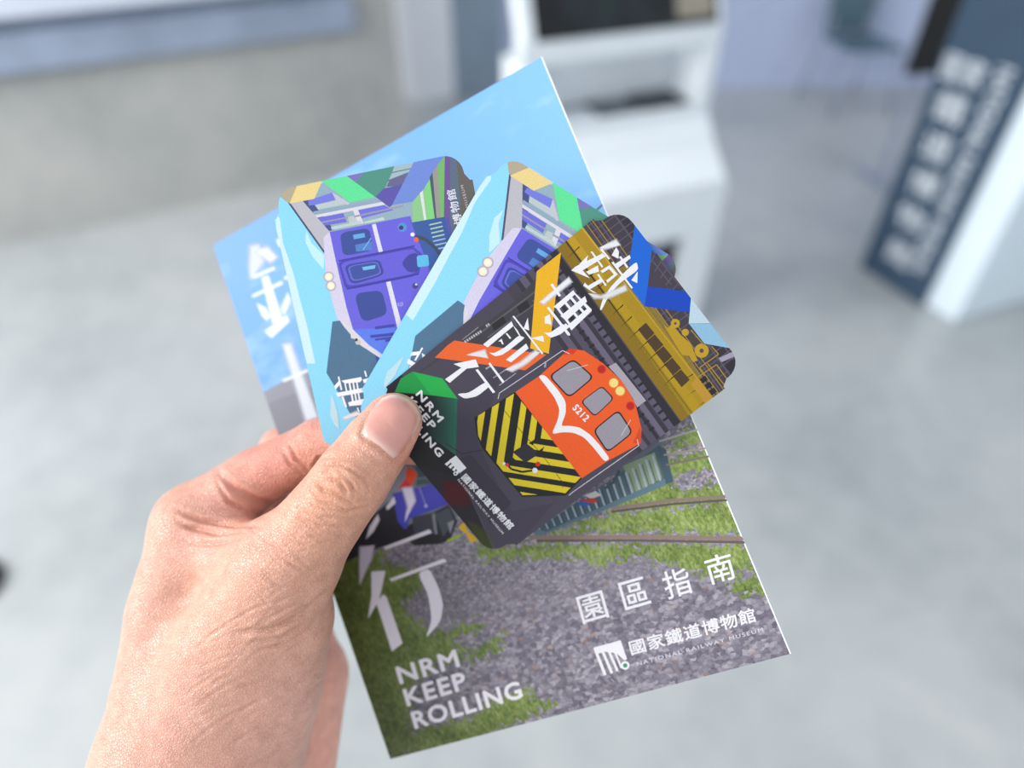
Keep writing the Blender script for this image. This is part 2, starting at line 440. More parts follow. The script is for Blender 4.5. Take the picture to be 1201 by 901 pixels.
# dark round stand base at the left edge of the floor
bp_ = on_z(-38, 690); sb = empty('stand_base', loc=bp_)
bm = bmesh.new()
pr = [(0.0, 0.0), (0.085, 0.0), (0.088, 0.012), (0.08, 0.022), (0.03, 0.032), (0.022, 0.05), (0.0, 0.05)]
rings = [[bm.verts.new((rr * math.cos(a), rr * math.sin(a), z)) for a in [2 * math.pi * k / 28 for k in range(28)]] for rr, z in pr[1:-1]]
for a, b in zip(rings, rings[1:]):
    for k in range(28): bm.faces.new((a[k], a[(k + 1) % 28], b[(k + 1) % 28], b[k]))
bm.faces.new(rings[0][::-1]); bm.faces.new(rings[-1])
from_bm('base_plate', bm, M_black, sb, True)
bm = bmesh.new(); tube(bm, [(0, 0, 0.045), (0, 0, 0.085)], 0.016, 16); from_bm('socket', bm, M_black, sb, True)
tag(sb, 'black round base lying on the bare concrete floor', 'stand base')

# ================================================================== CARDS AND BROCHURE
def homography_pose(corners, w):
    A = []
    for (x, y), (u, v) in zip(((0, 1), (1, 1), (1, 0), (0, 0)), corners):
        u -= CX; v -= CY
        A += [[x, y, 1, 0, 0, 0, -u * x, -u * y, -u], [0, 0, 0, x, y, 1, -v * x, -v * y, -v]]
    h = np.linalg.svd(np.array(A, float))[2][-1].reshape(3, 3)
    a, b, t = [h[:, i] / [FPX, FPX, 1] for i in range(3)]
    s = w / np.linalg.norm(a)
    if t[2] < 0: s = -s
    a, b, t = a * s, b * s, t * s
    return [CM @ Vector((p[0], -p[1], -p[2])) for p in (t + b, t + a + b, t + a, t)]
def frame(c):                                 # orthonormal frame of a quad TL TR BR BL
    ctr = (c[0] + c[1] + c[2] + c[3]) / 4
    x = ((c[1] - c[0]) + (c[2] - c[3])).normalized()
    y = ((c[0] - c[3]) + (c[1] - c[2]))
    y = (y - x * y.dot(x)).normalized()
    z = x.cross(y)
    return Matrix((((x.x, y.x, z.x, ctr.x)), (x.y, y.y, z.y, ctr.y), (x.z, y.z, z.z, ctr.z), (0, 0, 0, 1)))

def clip(poly, clipper):                      # Sutherland-Hodgman, convex counter-clockwise clipper
    out = poly
    n = len(clipper)
    for i in range(n):
        a, b = clipper[i], clipper[(i + 1) % n]
        inp, out = out, []
        if not inp: break
        ex, ey = b[0] - a[0], b[1] - a[1]
        sd = [ex * (p[1] - a[1]) - ey * (p[0] - a[0]) for p in inp]
        for j, p in enumerate(inp):
            k = j - 1; q = inp[k]
            if (sd[j] >= 0) != (sd[k] >= 0):
                t = sd[k] / (sd[k] - sd[j])
                out.append((q[0] + (p[0] - q[0]) * t, q[1] + (p[1] - q[1]) * t))
            if sd[j] >= 0: out.append(p)
    return out
def rounded(x0, y0, x1, y1, r, n=6, which=(1, 1, 1, 1)):
    pts = []
    for k, (cx, cy, a0) in enumerate(((x1 - r, y0 + r, -90), (x1 - r, y1 - r, 0), (x0 + r, y1 - r, 90), (x0 + r, y0 + r, 180))):
        if which[k]:
            for i in range(n + 1):
                a = math.radians(a0 + 90 * i / n); pts.append((cx + r * math.cos(a), cy + r * math.sin(a)))
        else:
            pts.append(((x1, y0), (x1, y1), (x0, y1), (x0, y0))[k])
    return pts

class Art:
    """flat print: coloured polygons in local metres on one face"""
    gain = None
    def __init__(s): s.items = []; s.gain = GAIN
    def tris(s, pts):
        t = tessellate_polygon([[Vector((x, y, 0)) for x, y in pts]])
        return [[pts[i] for i in f] for f in t]
    def add(s, pts, c, a=1.0, g=0, within=None, grad=None):
        ts = s.tris(pts) if len(pts) > 3 else [list(pts)]
        if within: ts = [q for q in (clip(ccw(t), within) for t in ts) if len(q) > 2]
        s.items.append((ts, hexc(c, s.gain), a, g, grad))
    def addtris(s, ts, c, a=1.0, g=0): s.items.append((ts, hexc(c, s.gain), a, g, None))
def ccw(p):
    ar = sum(p[i - 1][0] * p[i][1] - p[i][0] * p[i - 1][1] for i in range(len(p)))
    return list(p) if ar > 0 else list(p)[::-1]
def build_print(name, items, pieces, zbase, root, mat, step=1.5e-6, f=lambda p: p):
    V, F, C, boxes = [], [], [], []
    for i, (ts, c, a, g, grad) in enumerate(items):
        polys = []
        if grad is not None:                  # soft edge: triangles with their own alpha, not clipped
            polys = [([f(p) for p in t], al) for t, al in zip(ts, grad)]
        else:
            for t in ts:
                t = ccw([f(p) for p in t])
                for pc in pieces:
                    q = clip(t, pc)
                    if len(q) > 2: polys.append((q, [a] * len(q)))
        if not polys: continue
        xs = [p[0] for q, _ in polys for p in q]; ys = [p[1] for q, _ in polys for p in q]
        bx_ = (min(xs), max(xs), min(ys), max(ys))
        lv = 1 + max([l for (x0, x1, y0, y1, l) in boxes if x0 < bx_[1] and bx_[0] < x1 and y0 < bx_[3] and bx_[2] < y1], default=0)
        boxes.append((*bx_, lv))
        for q, al in polys:
            F.append(list(range(len(V), len(V) + len(q))))
            for p, w in zip(q, al):
                V.append((p[0], p[1], zbase + lv * step)); C.append((*c, w))
    me = bpy.data.meshes.new(name); me.from_pydata(V, [], F); me.update()
    at = me.attributes.new('ink', 'FLOAT_COLOR', 'POINT')
    at.data.foreach_set('color', np.array(C, np.float32).ravel())
    o = link(name, me, root, mat)
    o['_top'] = zbase + step * (1 + max(b_[4] for b_ in boxes))
    return o
def print_set(items, pieces, zbase, root, f=lambda p: p):
    o = build_print('picture_print', [i for i in items if i[3] == 0], pieces, zbase, root, M_ink, f=f)
    top = o['_top']; del o['_top']
    o = build_print('lettering_print', [i for i in items if i[3] == 1], pieces, top, root, M_ink, f=f)
    del o['_top']

# ---- mapping of photo crops to pixels
def Z(x0, y0, s): return lambda pts: [(x0 + x / s, y0 + y / s) for x, y in pts]
class Sheet:
    def __init__(s, M): s.M = M; s.Mi = M.inverted(); s.o = M.translation.copy(); s.n = (M.to_3x3() @ Vector((0, 0, 1)))
    def loc(s, px, py):
        p = s.Mi @ on_plane(px, py, s.o, s.n); return (p.x, p.y)
def circ(cx, cy, r, n=18): return [(cx + r * math.cos(2 * math.pi * k / n), cy + r * math.sin(2 * math.pi * k / n)) for k in range(n)]
def seg(a, b, w):
    dx, dy = b[0] - a[0], b[1] - a[1]; L = math.hypot(dx, dy) or 1; nx, ny = -dy / L * w / 2, dx / L * w / 2
    return [(a[0] + nx, a[1] + ny), (b[0] + nx, b[1] + ny), (b[0] - nx, b[1] - ny), (a[0] - nx, a[1] - ny)]
def roundq(pts, k=0.22, n=4):                 # rounded polygon by quadratic corners
    out = []
    m = len(pts)
    for i in range(m):
        p, q, r_ = pts[i - 1], pts[i], pts[(i + 1) % m]
        a = (q[0] + (p[0] - q[0]) * k, q[1] + (p[1] - q[1]) * k); b = (q[0] + (r_[0] - q[0]) * k, q[1] + (r_[1] - q[1]) * k)
        for j in range(n + 1):
            t = j / n
            out.append(((1 - t) ** 2 * a[0] + 2 * t * (1 - t) * q[0] + t * t * b[0], (1 - t) ** 2 * a[1] + 2 * t * (1 - t) * q[1] + t * t * b[1]))
    return out
def inset(pts, k):
    cx = sum(p[0] for p in pts) / len(pts); cy = sum(p[1] for p in pts) / len(pts)
    return [(cx + (x - cx) * k, cy + (y - cy) * k) for x, y in pts]
def lerp2(a, b, t): return (a[0] + (b[0] - a[0]) * t, a[1] + (b[1] - a[1]) * t)

class PxArt(Art):
    """polygons given in photo pixels, mapped on the sheet's own plane"""
    def __init__(s, sheet): super().__init__(); s.sh = sheet
    def px(s, pts, c, a=1.0, g=0, within=None):
        m = [s.sh.loc(*p) for p in pts]
        s.add(m, c, a, g, [s.sh.loc(*p) for p in within] if within else None)
    def line(s, pts, w, c, a=1.0, g=0):
        for p, q in zip(pts, pts[1:]): s.px(seg(p, q, w), c, a, g)
    def soft(s, pts, c, a=0.8, k=None, w=2.4):
        """polygon with a feathered rim, w pixels wide"""
        ar = sum(pts[i - 1][0] * pts[i][1] - pts[i][0] * pts[i - 1][1] for i in range(len(pts)))
        if ar < 0: pts = pts[::-1]
        inn, out, n = [], [], len(pts)
        for i in range(n):
            p, q, r_ = pts[i - 1], pts[i], pts[(i + 1) % n]
            e1 = Vector((q[1] - p[1], p[0] - q[0])).normalized(); e2 = Vector((r_[1] - q[1], q[0] - r_[0])).normalized()
            m = e1 + e2; m = m / max(m.length_squared / 2, 1.2)
            inn.append((q[0] - m.x * w * .4, q[1] - m.y * w * .4)); out.append((q[0] + m.x * w, q[1] + m.y * w))
        L = s.sh.loc
        I, O = [L(*p) for p in inn], [L(*p) for p in out]
        ts = s.tris(I); al = [[a] * 3 for _ in ts]
        for i in range(n):
            j = (i + 1) % n
            ts += [[I[i], O[i], O[j]], [I[i], O[j], I[j]]]; al += [[a, 0, 0], [a, 0, a]]
        s.items.append((ts, hexc(c, s.gain), a, 1, al))
    def text(s, st, p0, p1, h, c='f4f4f8', bold=0.0, g=1, space=1.0):
        """baseline from p0 to p1, height h in pixels"""
        v, f = glyph_tris(st, 0.0, space)
        lo, hi = v.min(0), v.max(0)
        t = np.stack([(v[:, 0] - lo[0]) / (hi[0] - lo[0]), (v[:, 1] - lo[1]) / (hi[1] - lo[1])], 1)
        dx, dy = p1[0] - p0[0], p1[1] - p0[1]; L = math.hypot(dx, dy)
        ux, uy = dy / L, -dx / L
        for ox_, oy_ in ([(0, 0)] if not bold else [(bold * math.cos(.5 + k * math.pi / 3), bold * math.sin(.5 + k * math.pi / 3)) for k in range(6)]):
            q = [s.sh.loc(p0[0] + ox_ + a * dx + b * h * ux, p0[1] + oy_ + a * dy + b * h * uy) for a, b in t]
            s.items.append(([[q[i] for i in tri] for tri in f], hexc(c, s.gain), 1.0, g, None))

def make_card(root_name, M, hw, hh, thick=0.0004, tab=0.0085, ins=0.0022, rad=0.0058):
    root = empty(root_name, M)
    y1 = hh - tab
    body = [(-hw, -y1), (hw, -y1), (hw, y1), (-hw, y1)]
    y2 = y1 + 0.0022
    tabp = rounded(-hw + ins, y2, hw - ins, hh, rad, which=(0, 1, 1, 0))
    neck = [(-hw + ins * .35, y1), (hw - ins * .35, y1), (hw - ins, y2), (-hw + ins, y2)]
    flip = lambda q: [(-x, -y) for x, y in q]
    top = [neck[0], neck[1]] + tabp
    bot = flip(top)
    outline = [(hw, -y1), (hw, y1)] + top[1:] + [top[0]] + [(-hw, y1), (-hw, -y1)] + bot[1:] + [bot[0]]
    bm = bmesh.new()
    extrude_poly(bm, outline, -thick, 0)
    bm.normal_update()
    bmesh.ops.triangulate(bm, faces=[f for f in bm.faces if len(f.verts) > 4])
    from_bm('card_stock', bm, M_paper, root)
    return root, [ccw(q) for q in (body, neck, tabp, flip(neck), flip(tabp))]

# ------------------------------------------------------------------ orange train card
cornC = [(728.8, 244.5), (883, 444.7), (575, 650), (422.3, 465.1)]
q3 = homography_pose(cornC, 0.066)
MC = frame(q3)
hwC = ((q3[1] - q3[0]).length + (q3[2] - q3[3]).length) / 4
hhC = ((q3[0] - q3[3]).length + (q3[1] - q3[2]).length) / 4
SC = Sheet(MC)
nC = SC.n                                     # towards the camera
C = PxArt(SC)
c4, c5, c6 = Z(640, 230, 4.62), Z(460, 360, 4.003), Z(560, 440, 3.753)
z1, z2, z3, z7, cb = Z(660, 230, 7.506), Z(760, 380, 8.58), Z(520, 560, 8.58), Z(540, 370, 8.58), Z(360, 440, 4.5)
C.px([(700, 200), (930, 440), (570, 690), (380, 460)], '4a4453')
# tracks and roof strips running beside the golden carriage
gd = (144 / 246.4, 200 / 246.4); gn_ = (gd[1], -gd[0])       # along, across (to the upper right)
def strip(off, w, c, t0=-80, t1=320, a=1.0):
    o_ = (657 + gn_[0] * off, 297 + gn_[1] * off)
    p, q = (o_[0] + gd[0] * t0, o_[1] + gd[1] * t0), (o_[0] + gd[0] * t1, o_[1] + gd[1] * t1)
    C.px(seg(p, q, w), c, a)
for off, w, c in ((-6, 9, '2b2730'), (-14, 7, '5d566a'), (-21, 5, '37323e'), (-27, 7, '6a6276'), (-34, 4, '2f2b35'), (-40, 8, '524b5c'), (-47, 5, '3a3541'), (-53, 8, '5f586b'), (-60, 6, '37323d'), (-70, 12, '443e4c')):
    strip(off, w, c)
for k in range(26):                           # sleepers
    for off in (-17, -37):
        o_ = (657 + gn_[0] * off + gd[0] * (k * 10 - 20), 297 + gn_[1] * off + gd[1] * (k * 10 - 20))
        C.px(seg(o_, (o_[0] + gn_[0] * 7, o_[1] + gn_[1] * 7), 3), '26222b')
# upper right: roof trusses
strip(66, 44, '423b46'); strip(95, 30, '352f3a')
for k in range(34):
    o_ = (657 + gn_[0] * 44 + gd[0] * (k * 9 - 70), 297 + gn_[1] * 44 + gd[1] * (k * 9 - 70))
    C.px(seg(o_, (o_[0] + gn_[0] * 70, o_[1] + gn_[1] * 70), 1.2), '5d5563')
for off in (50, 58, 78, 92): strip(off, 1.3, '60586a')
for off in (45, 53, 62): strip(off, 1.1, 'a8841c')
# golden carriage
L0, L1, R0, R1 = (640, 273), (823, 528), (675, 255), (862, 500)
C.px([L0, R0, R1, L1], 'b08c18')
C.px([L0, lerp2(L0, R0, .32), lerp2(L1, R1, .32), L1], '8c6e14')
C.px([lerp2(L0, R0, .40), lerp2(L0, R0, .62), lerp2(L1, R1, .62), lerp2(L1, R1, .40)], 'c09a1c')
C.px(seg(lerp2(L0, R0, .34), lerp2(L1, R1, .34), 2.2), '43340e')
C.px(seg(lerp2(L0, R0, .97), lerp2(L1, R1, .97), 1.8), 'd0aa2c')
C.px([(700, 330), (735, 310), lerp2(R0, R1, 1), (830, 520)], 'd0ae2a', 0.35)
for k in range(-13, 3):                       # windows and panel joints
    w4 = [(75 + 88 * k, 290 + 117 * k), (155 + 88 * k, 222 + 117 * k), (243 + 88 * k, 328 + 117 * k), (163 + 88 * k, 403 + 117 * k)]
    if -2 <= k <= 2: C.px(z2(w4), '4d3a22')
    j = [(40 + 88 * k - 60, 330 + 117 * k + 60), (100 + 88 * k, 270 + 117 * k), (105 + 88 * k, 282 + 117 * k)]
    C.px(z2(j), '3a2c10')
for (x, y) in ((250, 560), (340, 680), (430, 800)):
    C.px(z2([(x + 40, y + 50), (x + 200, y - 60), (x + 205, y - 50)]), '4a3812')
C.px(z2([(425, 600), (490, 545), (690, 800), (615, 850)]), 'bf9030')
# golden bogie
C.px(z2([(160, 10), (200, 40), (240, 0), (330, 110), (430, 200), (500, 370), (450, 385), (410, 320), (340, 310), (210, 100)]), 'bd961e')
for cx, cy, rr in ((540, 270, 72), (375, 85, 36), (275, -5, 46)):
    C.px(z2(circ(cx, cy, rr)), 'c39c20')
    if rr > 40: C.px(z2(circ(cx, cy, rr * .3)), '5c4a4a')
C.px(z2([(400, 110), (470, 130), (490, 190), (430, 200)]), '4a3f38')
for p in ([(640, 225), (710, 305), (520, 440)], [(500, 535), (690, 410), (850, 630)], [(520, 440), (745, 745)], [(600, 400), (820, 680)], [(430, 60), (560, 210)]):
    C.line(z2(p), 1.2, 'b08a20')
C.px(z2([(710, 345), (860, 275), (880, 325), (740, 385)]), 'a59db2')
for q in ([(775, 430), (890, 330), (950, 405), (820, 480)], [(825, 490), (955, 420), (990, 490), (860, 545)], [(870, 560), (985, 510), (960, 570), (890, 600)]): C.px(z2(q), '2c2833')
for k in range(4): C.px(z2([(520 + 45 * k, 555 + 60 * k), (575 + 45 * k, 520 + 60 * k), (605 + 45 * k, 562 + 60 * k), (550 + 45 * k, 600 + 60 * k)]), '26222c')
# blue ribbon
C.px(c4([(484, 150), (600, 300), (533, 598), (440, 470), (462, 300)]), '1467d6')
C.px(c4([(575, 292), (760, 510), (553, 490)]), '453d49')
for k in range(5): C.px(seg(*c4([(590 + 34 * k, 320 + 36 * k), (560 + 30 * k, 375 + 36 * k)]), 1.2), '5e5666')
for p in ([(578, 350), (680, 480)], [(620, 350), (730, 490)]): C.line(c4(p), 1.2, '5e5666')
C.px(c4([(553, 490), (795, 520), (800, 560), (775, 630), (535, 598)]), '0b46be')
C.px(c4([(788, 545), (910, 690), (775, 690)]), 'c2d8e4')
C.px(c4([(775, 690), (900, 692), (1030, 830), (860, 800)]), '92bfdc')
# upper left panel of the platform
C.px([(462, 458), (600, 357), (652, 302), (640, 400), (560, 420), (540, 405)], '403d43')
for p in ([(560, 393), (640, 333)], [(572, 396), (628, 356)], [(600, 372), (606, 383)], [(625, 352), (632, 364)]): C.line(p, 2.0, '5c5a60')
for q in ([(576, 381), (590, 371), (594, 378), (580, 388)], [(606, 360), (618, 352), (622, 360), (610, 368)]): C.px(q, '29272b')
# ribbons
C.px([(629.5, 318.3), (658, 296), (643.6, 415), (621.9, 408.7)], 'f2b61c')
C.px([(525, 405), (533, 399.5), (641, 416), (616, 434.4), (510, 419.5)], 'f1672b')
# lower left, dark end of the card
C.px([(420, 465), (470, 440), (537, 470), (534, 545), (585, 660), (560, 670)], '221e27')
C.px([(537, 470), (590, 430), (560, 520), (600, 600), (650, 590), (590, 660), (560, 600), (533, 540)], '443d4e')
C.px([(533, 540), (552, 533), (600, 590), (575, 615)], '3a3442')
for q, cc, aa in (([(520, 565), (545, 570), (550, 590), (525, 590)], '7a1420', .35), ([(548, 610), (575, 630), (580, 648), (565, 645)], '5c6a20', .3)): C.soft(q, cc, aa, w=7)
C.px([(470, 444), (484, 436), (519, 444), (536.7, 467.8), (500, 463), (463, 460)], '1d9c48')
C.px([(484, 436), (519, 444), (536.7, 467.8), (505, 463)], '22b04e')
C.px([(462, 461), (494, 463), (536.7, 467.8), (534.5, 534), (535, 560), (470, 540)], '1b191f')
for i_ in range(10):                          # teal panel running into black
    t0, t1 = i_ / 10, (i_ + 1) / 10
    pa_, pb_ = (502, 464), (536.7, 467.8); pc_, pd_ = (497, 507), (534.6, 534)
    C.add([SC.loc(*q) for q in (lerp2(pa_, pb_, t0), lerp2(pa_, pb_, t1), lerp2(pc_, pd_, t1), lerp2(pc_, pd_, t0))], '#%02x%02x%02x' % tuple(int(u + (v - u) * t1) for u, v in zip((0x1b, 0x1c, 0x20), (0x24, 0x66, 0x54))))
# hazard nose
oct_ = [(385, 520), (575, 400), (895, 800), (815, 885), (610, 892), (500, 760), (420, 660), (400, 610)]
C.px(c5(oct_), '191a1c')
octL = [SC.loc(*p) for p in c5([(397, 515), (575, 405), (890, 795), (810, 878), (612, 884), (505, 752), (428, 655), (404, 605)])]
if sum(octL[i - 1][0] * octL[i][1] - octL[i][0] * octL[i - 1][1] for i in range(len(octL))) < 0: octL = octL[::-1]
for (xa_, xb_, ya_, yb_) in ((235, 263, 318, 344), (180, 207, 374, 402), (112, 143, 432, 462), (56, 84, 486, 514), (0, 28, 540, 566), (-52, -28, 590, 612), (290, 330, 262, 290)):
    f1 = lambda x, y: x - 0.15 * (y - 200)
    f2 = lambda x, y: y + 0.16 * (x - 350)
    def corner(x2, y3):                       # meeting point of both families
        x = x2; y = y3
        for _ in range(8): x = f1(x2, y); y = f2(x, y3)
        return x, y
    ca, cb_ = corner(xa_, yb_), corner(xb_, ya_)
    q = [(f1(xa_, -150), -150), (f1(xb_, -150), -150), cb_, (700, f2(700, ya_)), (700, f2(700, yb_)), ca]
    ts = [[SC.loc(*p) for p in c6(t)] for t in C.tris(q)]
    C.items.append(([w for w in (clip(ccw(t), octL) for t in ts) if len(w) > 2], hexc('dcc420', GAIN), 1.0, 0, None))
# orange cab
C.px(c5([(578, 400), (690, 325), (800, 225), (830, 195), (900, 205), (990, 265), (1080, 350), (1140, 450), (1170, 570), (1168, 640), (1010, 725), (890, 805)]), 'ef5c20')
C.px(c5([(800, 225), (830, 195), (870, 200), (850, 222)]), 'd83c14')
C.px(c5([(1130, 640), (1165, 560), (1170, 640)]), 'd84818')
C.px(c5([(1015, 280), (1050, 262), (1192, 440), (1150, 472), (1130, 430), (1080, 350)]), 'aaa4ae')
C.px(c5(roundq([(685, 325), (715, 318), (775, 385), (815, 445), (815, 500), (792, 560), (830, 558), (880, 566), (930, 600), (975, 650), (1022, 712), (998, 728), (945, 660), (900, 612), (850, 590), (800, 588), (748, 598), (778, 530), (786, 480), (762, 425), (720, 370)], .3, 3)), 'f2eff0')
for w4 in ([(733, 325), (850, 242), (950, 330), (830, 430)], [(883, 445), (985, 369), (1043, 430), (950, 518)], [(941, 580), (1062, 481), (1133, 590), (1010, 687)]):
    C.px(c5(roundq(w4, 0.2)), '2b1d20'); C.px(c5(roundq(inset(w4, 0.91), 0.2)), '9b95a0')
for cx, cy, rr, cc in ((1040, 357, 21, 'f3dd86'), (1070, 395, 21, 'f3dd86'), (983, 293, 16, 'c01a20'), (1118, 465, 16, 'c01a20')):
    C.px(c5(circ(cx, cy, rr + 5)), 'f07a1c' if rr > 18 else 'c8381c'); C.px(c5(circ(cx, cy, rr)), cc)
for p in ([(820, 300), (920, 272)], [(1120, 530), (1075, 605)]): C.line(c5(p), 0.7, 'd0ccd4')
for p in ([(497, 432), (503, 405), (800, 205), (832, 220)], [(830, 885), (850, 868), (1157, 652), (1150, 622)], [(505, 460), (610, 590), (700, 690), (805, 830), (800, 850)]):
    C.line(c5(p), 0.8 if p[0][1] != 460 else 0.6, 'd8d4dc' if p[0][1] != 460 else '20201f')
C.px(c5([(565, 682), (630, 640), (692, 690), (625, 732)]), '2b2932')
C.px(c5([(640, 640), (680, 615), (660, 650)]), '1a1a1c'); C.px(c5([(670, 690), (715, 655), (695, 700)]), '1a1a1c')
C.line(c5([(535, 735), (560, 762), (610, 775), (660, 768), (690, 745)]), 2.4, '1a191d')
C.line(c5([(545, 690), (570, 715), (600, 742), (640, 740)]), 1.8, '24232a')
for (x, y, cc, rr) in ((540, 742, 'd8305a', 9), (525, 735, 'f0ecec', 7), (684, 738, 'd0281c', 12), (670, 768, 'e8e4e8', 13)): C.px(c5(circ(x, y, rr, 9)), cc)
C.line(c5([(330, 690), (425, 672)]), 1.2, '302b38'); C.line(c5([(330, 692), (250, 640)]), 1.2, '302b38')
# fine print rows
def dashes(p0, p1, n, h, a=0.7, c='d8d6de'):
    for k in range(n):
        C.px(seg(lerp2(p0, p1, (k + .15) / n), lerp2(p0, p1, (k + .8) / n), h), c, a, 1)
dashes(*z7([(40, 270), (215, 155)]), 8, 3.0); dashes(*z7([(20, 245), (180, 120)]), 14, 1.2, .5); dashes(*z7([(255, 110), (295, 85)]), 2, 3.0)
dashes(*z7([(330, 630), (480, 530)]), 12, 1.2); dashes(*z7([(390, 705), (560, 580)]), 14, 1.2); dashes(*z7([(255, 540), (300, 510)]), 3, 2.2)
dashes(*z7([(850, 525), (860, 460)]), 4, 2.2)
# brush lettering
WH = 'f3f2f6'
def sg(f, *polys):
    for p in polys: C.px(f(p), WH, 1.0, 1)
C.soft(z1([(320, 458), (470, 388), (505, 430), (360, 468)]), WH, .95)
sg(z1, [(110, 622), (350, 505), (378, 532), (175, 655), (240, 725), (75, 655)], [(145, 600), (225, 520), (208, 600), (165, 622)], [(243, 490), (262, 488), (358, 622), (345, 632)],
   [(205, 668), (310, 610), (320, 665), (232, 692)], [(180, 790), (195, 762), (222, 790), (330, 728), (348, 756), (240, 822), (300, 855), (268, 850)], [(300, 690), (318, 686), (388, 785), (374, 792)],
   [(330, 660), (412, 608), (485, 690), (395, 765), (383, 742), (450, 690), (408, 642), (350, 678)], [(325, 468), (345, 460), (418, 550), (404, 562)], [(430, 522), (470, 450), (495, 490), (490, 552)],
   [(455, 602), (588, 518), (598, 548), (478, 642)], [(428, 585), (446, 578), (618, 808), (604, 816)], [(495, 535), (512, 528), (578, 625), (564, 636)], [(603, 742), (660, 663), (656, 767)])
sg(c4, roundq([(470, 372), (494, 358), (503, 400), (400, 472), (340, 545), (302, 620), (293, 615), (308, 560), (350, 495), (410, 430)], .3))
C.soft(c4([(230, 528), (300, 542), (430, 485), (438, 510), (340, 552), (262, 552)]), WH, .85, (1.1, 1.0, .85))
C.soft(c4([(-30, 575), (125, 442), (138, 465), (-10, 585)]), WH, .97, (1.1, 1.03, .97, .9))
sg(c4, [(42, 600), (150, 510), (162, 530), (70, 615)], [(80, 650), (213, 542), (224, 572), (112, 676)], [(120, 700), (236, 600), (250, 622), (140, 728)],
   [(60, 612), (72, 608), (150, 712), (138, 716)], [(95, 575), (107, 568), (180, 655), (168, 662)], [(125, 548), (137, 540), (210, 625), (198, 632)], [(150, 525), (162, 528), (250, 615), (238, 630)],
   [(25, 480), (38, 474), (84, 540), (72, 546)], [(-5, 655), (22, 640), (32, 695), (-5, 690)], [(5, 605), (18, 600), (133, 748), (120, 756)], [(0, 742), (55, 735), (108, 690), (130, 708), (82, 748), (30, 768)])
sg(z7, [(228, 292), (515, 60), (535, 105), (275, 322)], [(528, 95), (575, 150), (604, 205), (590, 203), (545, 130)], [(455, 182), (470, 178), (512, 228), (498, 238)],
   roundq([(285, 372), (340, 380), (450, 320), (590, 200), (650, 225), (500, 345), (420, 398), (350, 412)], .2), [(380, 262), (415, 235), (435, 290), (420, 292), (405, 262)], [(458, 446), (662, 283), (686, 332), (510, 472)],
   [(523, 8), (540, 4), (836, 384), (820, 392)], [(636, 132), (678, 22), (692, 152)], [(708, 228), (832, 203), (844, 268)], [(848, 70), (897, 0), (912, 97)], [(930, 0), (950, 0), (1106, 198), (1092, 206)], [(838, 168), (890, 182), (1030, 88), (1090, 125), (960, 210), (890, 212)])
C.soft(z7([(450, 548), (520, 562), (640, 500), (800, 372), (755, 355), (600, 478)]), WH, .9, (1.08, 1.0, .9))
sg(c5, [(288, 268), (392, 246), (407, 282), (350, 290), (270, 357), (248, 340), (325, 285)], [(391, 296), (402, 292), (484, 400), (473, 406)], roundq([(303, 408), (360, 404), (438, 352), (462, 370), (400, 420), (340, 432)], .3), [(451, 266), (460, 262), (528, 352), (518, 358)])
C.soft(c5([(348, 226), (435, 204), (450, 240)]), WH, .9)
# NRM KEEP ROLLING, logo and museum name
C.text('NRM', *cb([(575, 103), (694, 250)]), 8.2, bold=0.5, space=1.25)
C.text('KEEP', *cb([(528, 137), (655, 288)]), 8.2, bold=0.5, space=1.2)
C.text('ROLLING', *cb([(468, 166), (696, 434)]), 8.2, bold=0.5, space=1.2)
C.text('S212', *c5([(845, 478), (905, 540)]), 8.0, bold=0.3, space=1.15)
C.px(cb([(786, 424), (842, 490), (806, 518), (750, 450)]), WH, 1, 1)
for k in range(4):
    t = k / 4
    a_ = lerp2((752, 448), (806, 516), t + .02); b_ = lerp2((752, 448), (806, 516), t + .17)
    C.px(cb([a_, b_, (b_[0] - 22 + 6 * k, b_[1] + 20 - 2 * k), (a_[0] - 26 + 6 * k, a_[1] + 20 - 2 * k)]), WH, 1, 1)
C.px(cb(circ(784, 520, 11)), WH, 1, 1); C.px(cb(circ(784, 520, 5)), '2a5a4a', 1, 1)
C.text('國家鐵道博物館', *cb([(812, 545), (1068, 818)]), 8.8, bold=0.22, space=1.06)
C.text('NATIONAL RAILWAY MUSEUM', *cb([(794, 555), (1030, 840)]), 2.7, space=1.25)

cardC, piecesC = make_card('postcard', MC, hwC, hhC)
print_set(C.items, piecesC, 0.0, cardC)
tag(cardC, 'dark postcard with an orange train and hazard stripes on top of the fan', 'card', 'fanned train postcards')

# ------------------------------------------------------------------ blue train cards (same print twice)
def plane_back(d): return SC.o - nC * d
pA0 = plane_back(0.0032)
cornA = [(314.3, 225.3), (548, 177.4)]
tl, tr = [on_plane(*p, pA0, nC) for p in cornA]
ax = (tr - tl).normalized(); ay = nC.cross(ax)
wA = (tr - tl).length; hA = 0.93 * wA * hhC / hwC
ctr = (tl + tr) / 2 - ay * hA / 2
MA = Matrix(((ax.x, ay.x, nC.x, ctr.x), (ax.y, ay.y, nC.y, ctr.y), (ax.z, ay.z, nC.z, ctr.z), (0, 0, 0, 1)))
SA = Sheet(MA); A = PxArt(SA); A.gain = GAIN * 0.9  # bright sheen on both blue cards is put into their paler ink colours
a2, ab = Z(300, 160, 3.753), Z(360, 380, 7.506)
za = Z(310, 180, 8.58)
z4 = Z(500, 165, 8.58)
A.px([(280, 150), (600, 150), (700, 700), (330, 700)], '8dd6f5')
A.px(a2([(85, 340), (105, 360), (120, 470), (165, 600), (190, 700), (225, 830), (262, 1000), (225, 1000), (100, 520)]), 'cdeaf0')
A.px(a2([(222, 415), (245, 470), (302, 525), (298, 585), (250, 530), (218, 465)]), 'c2e8f6')
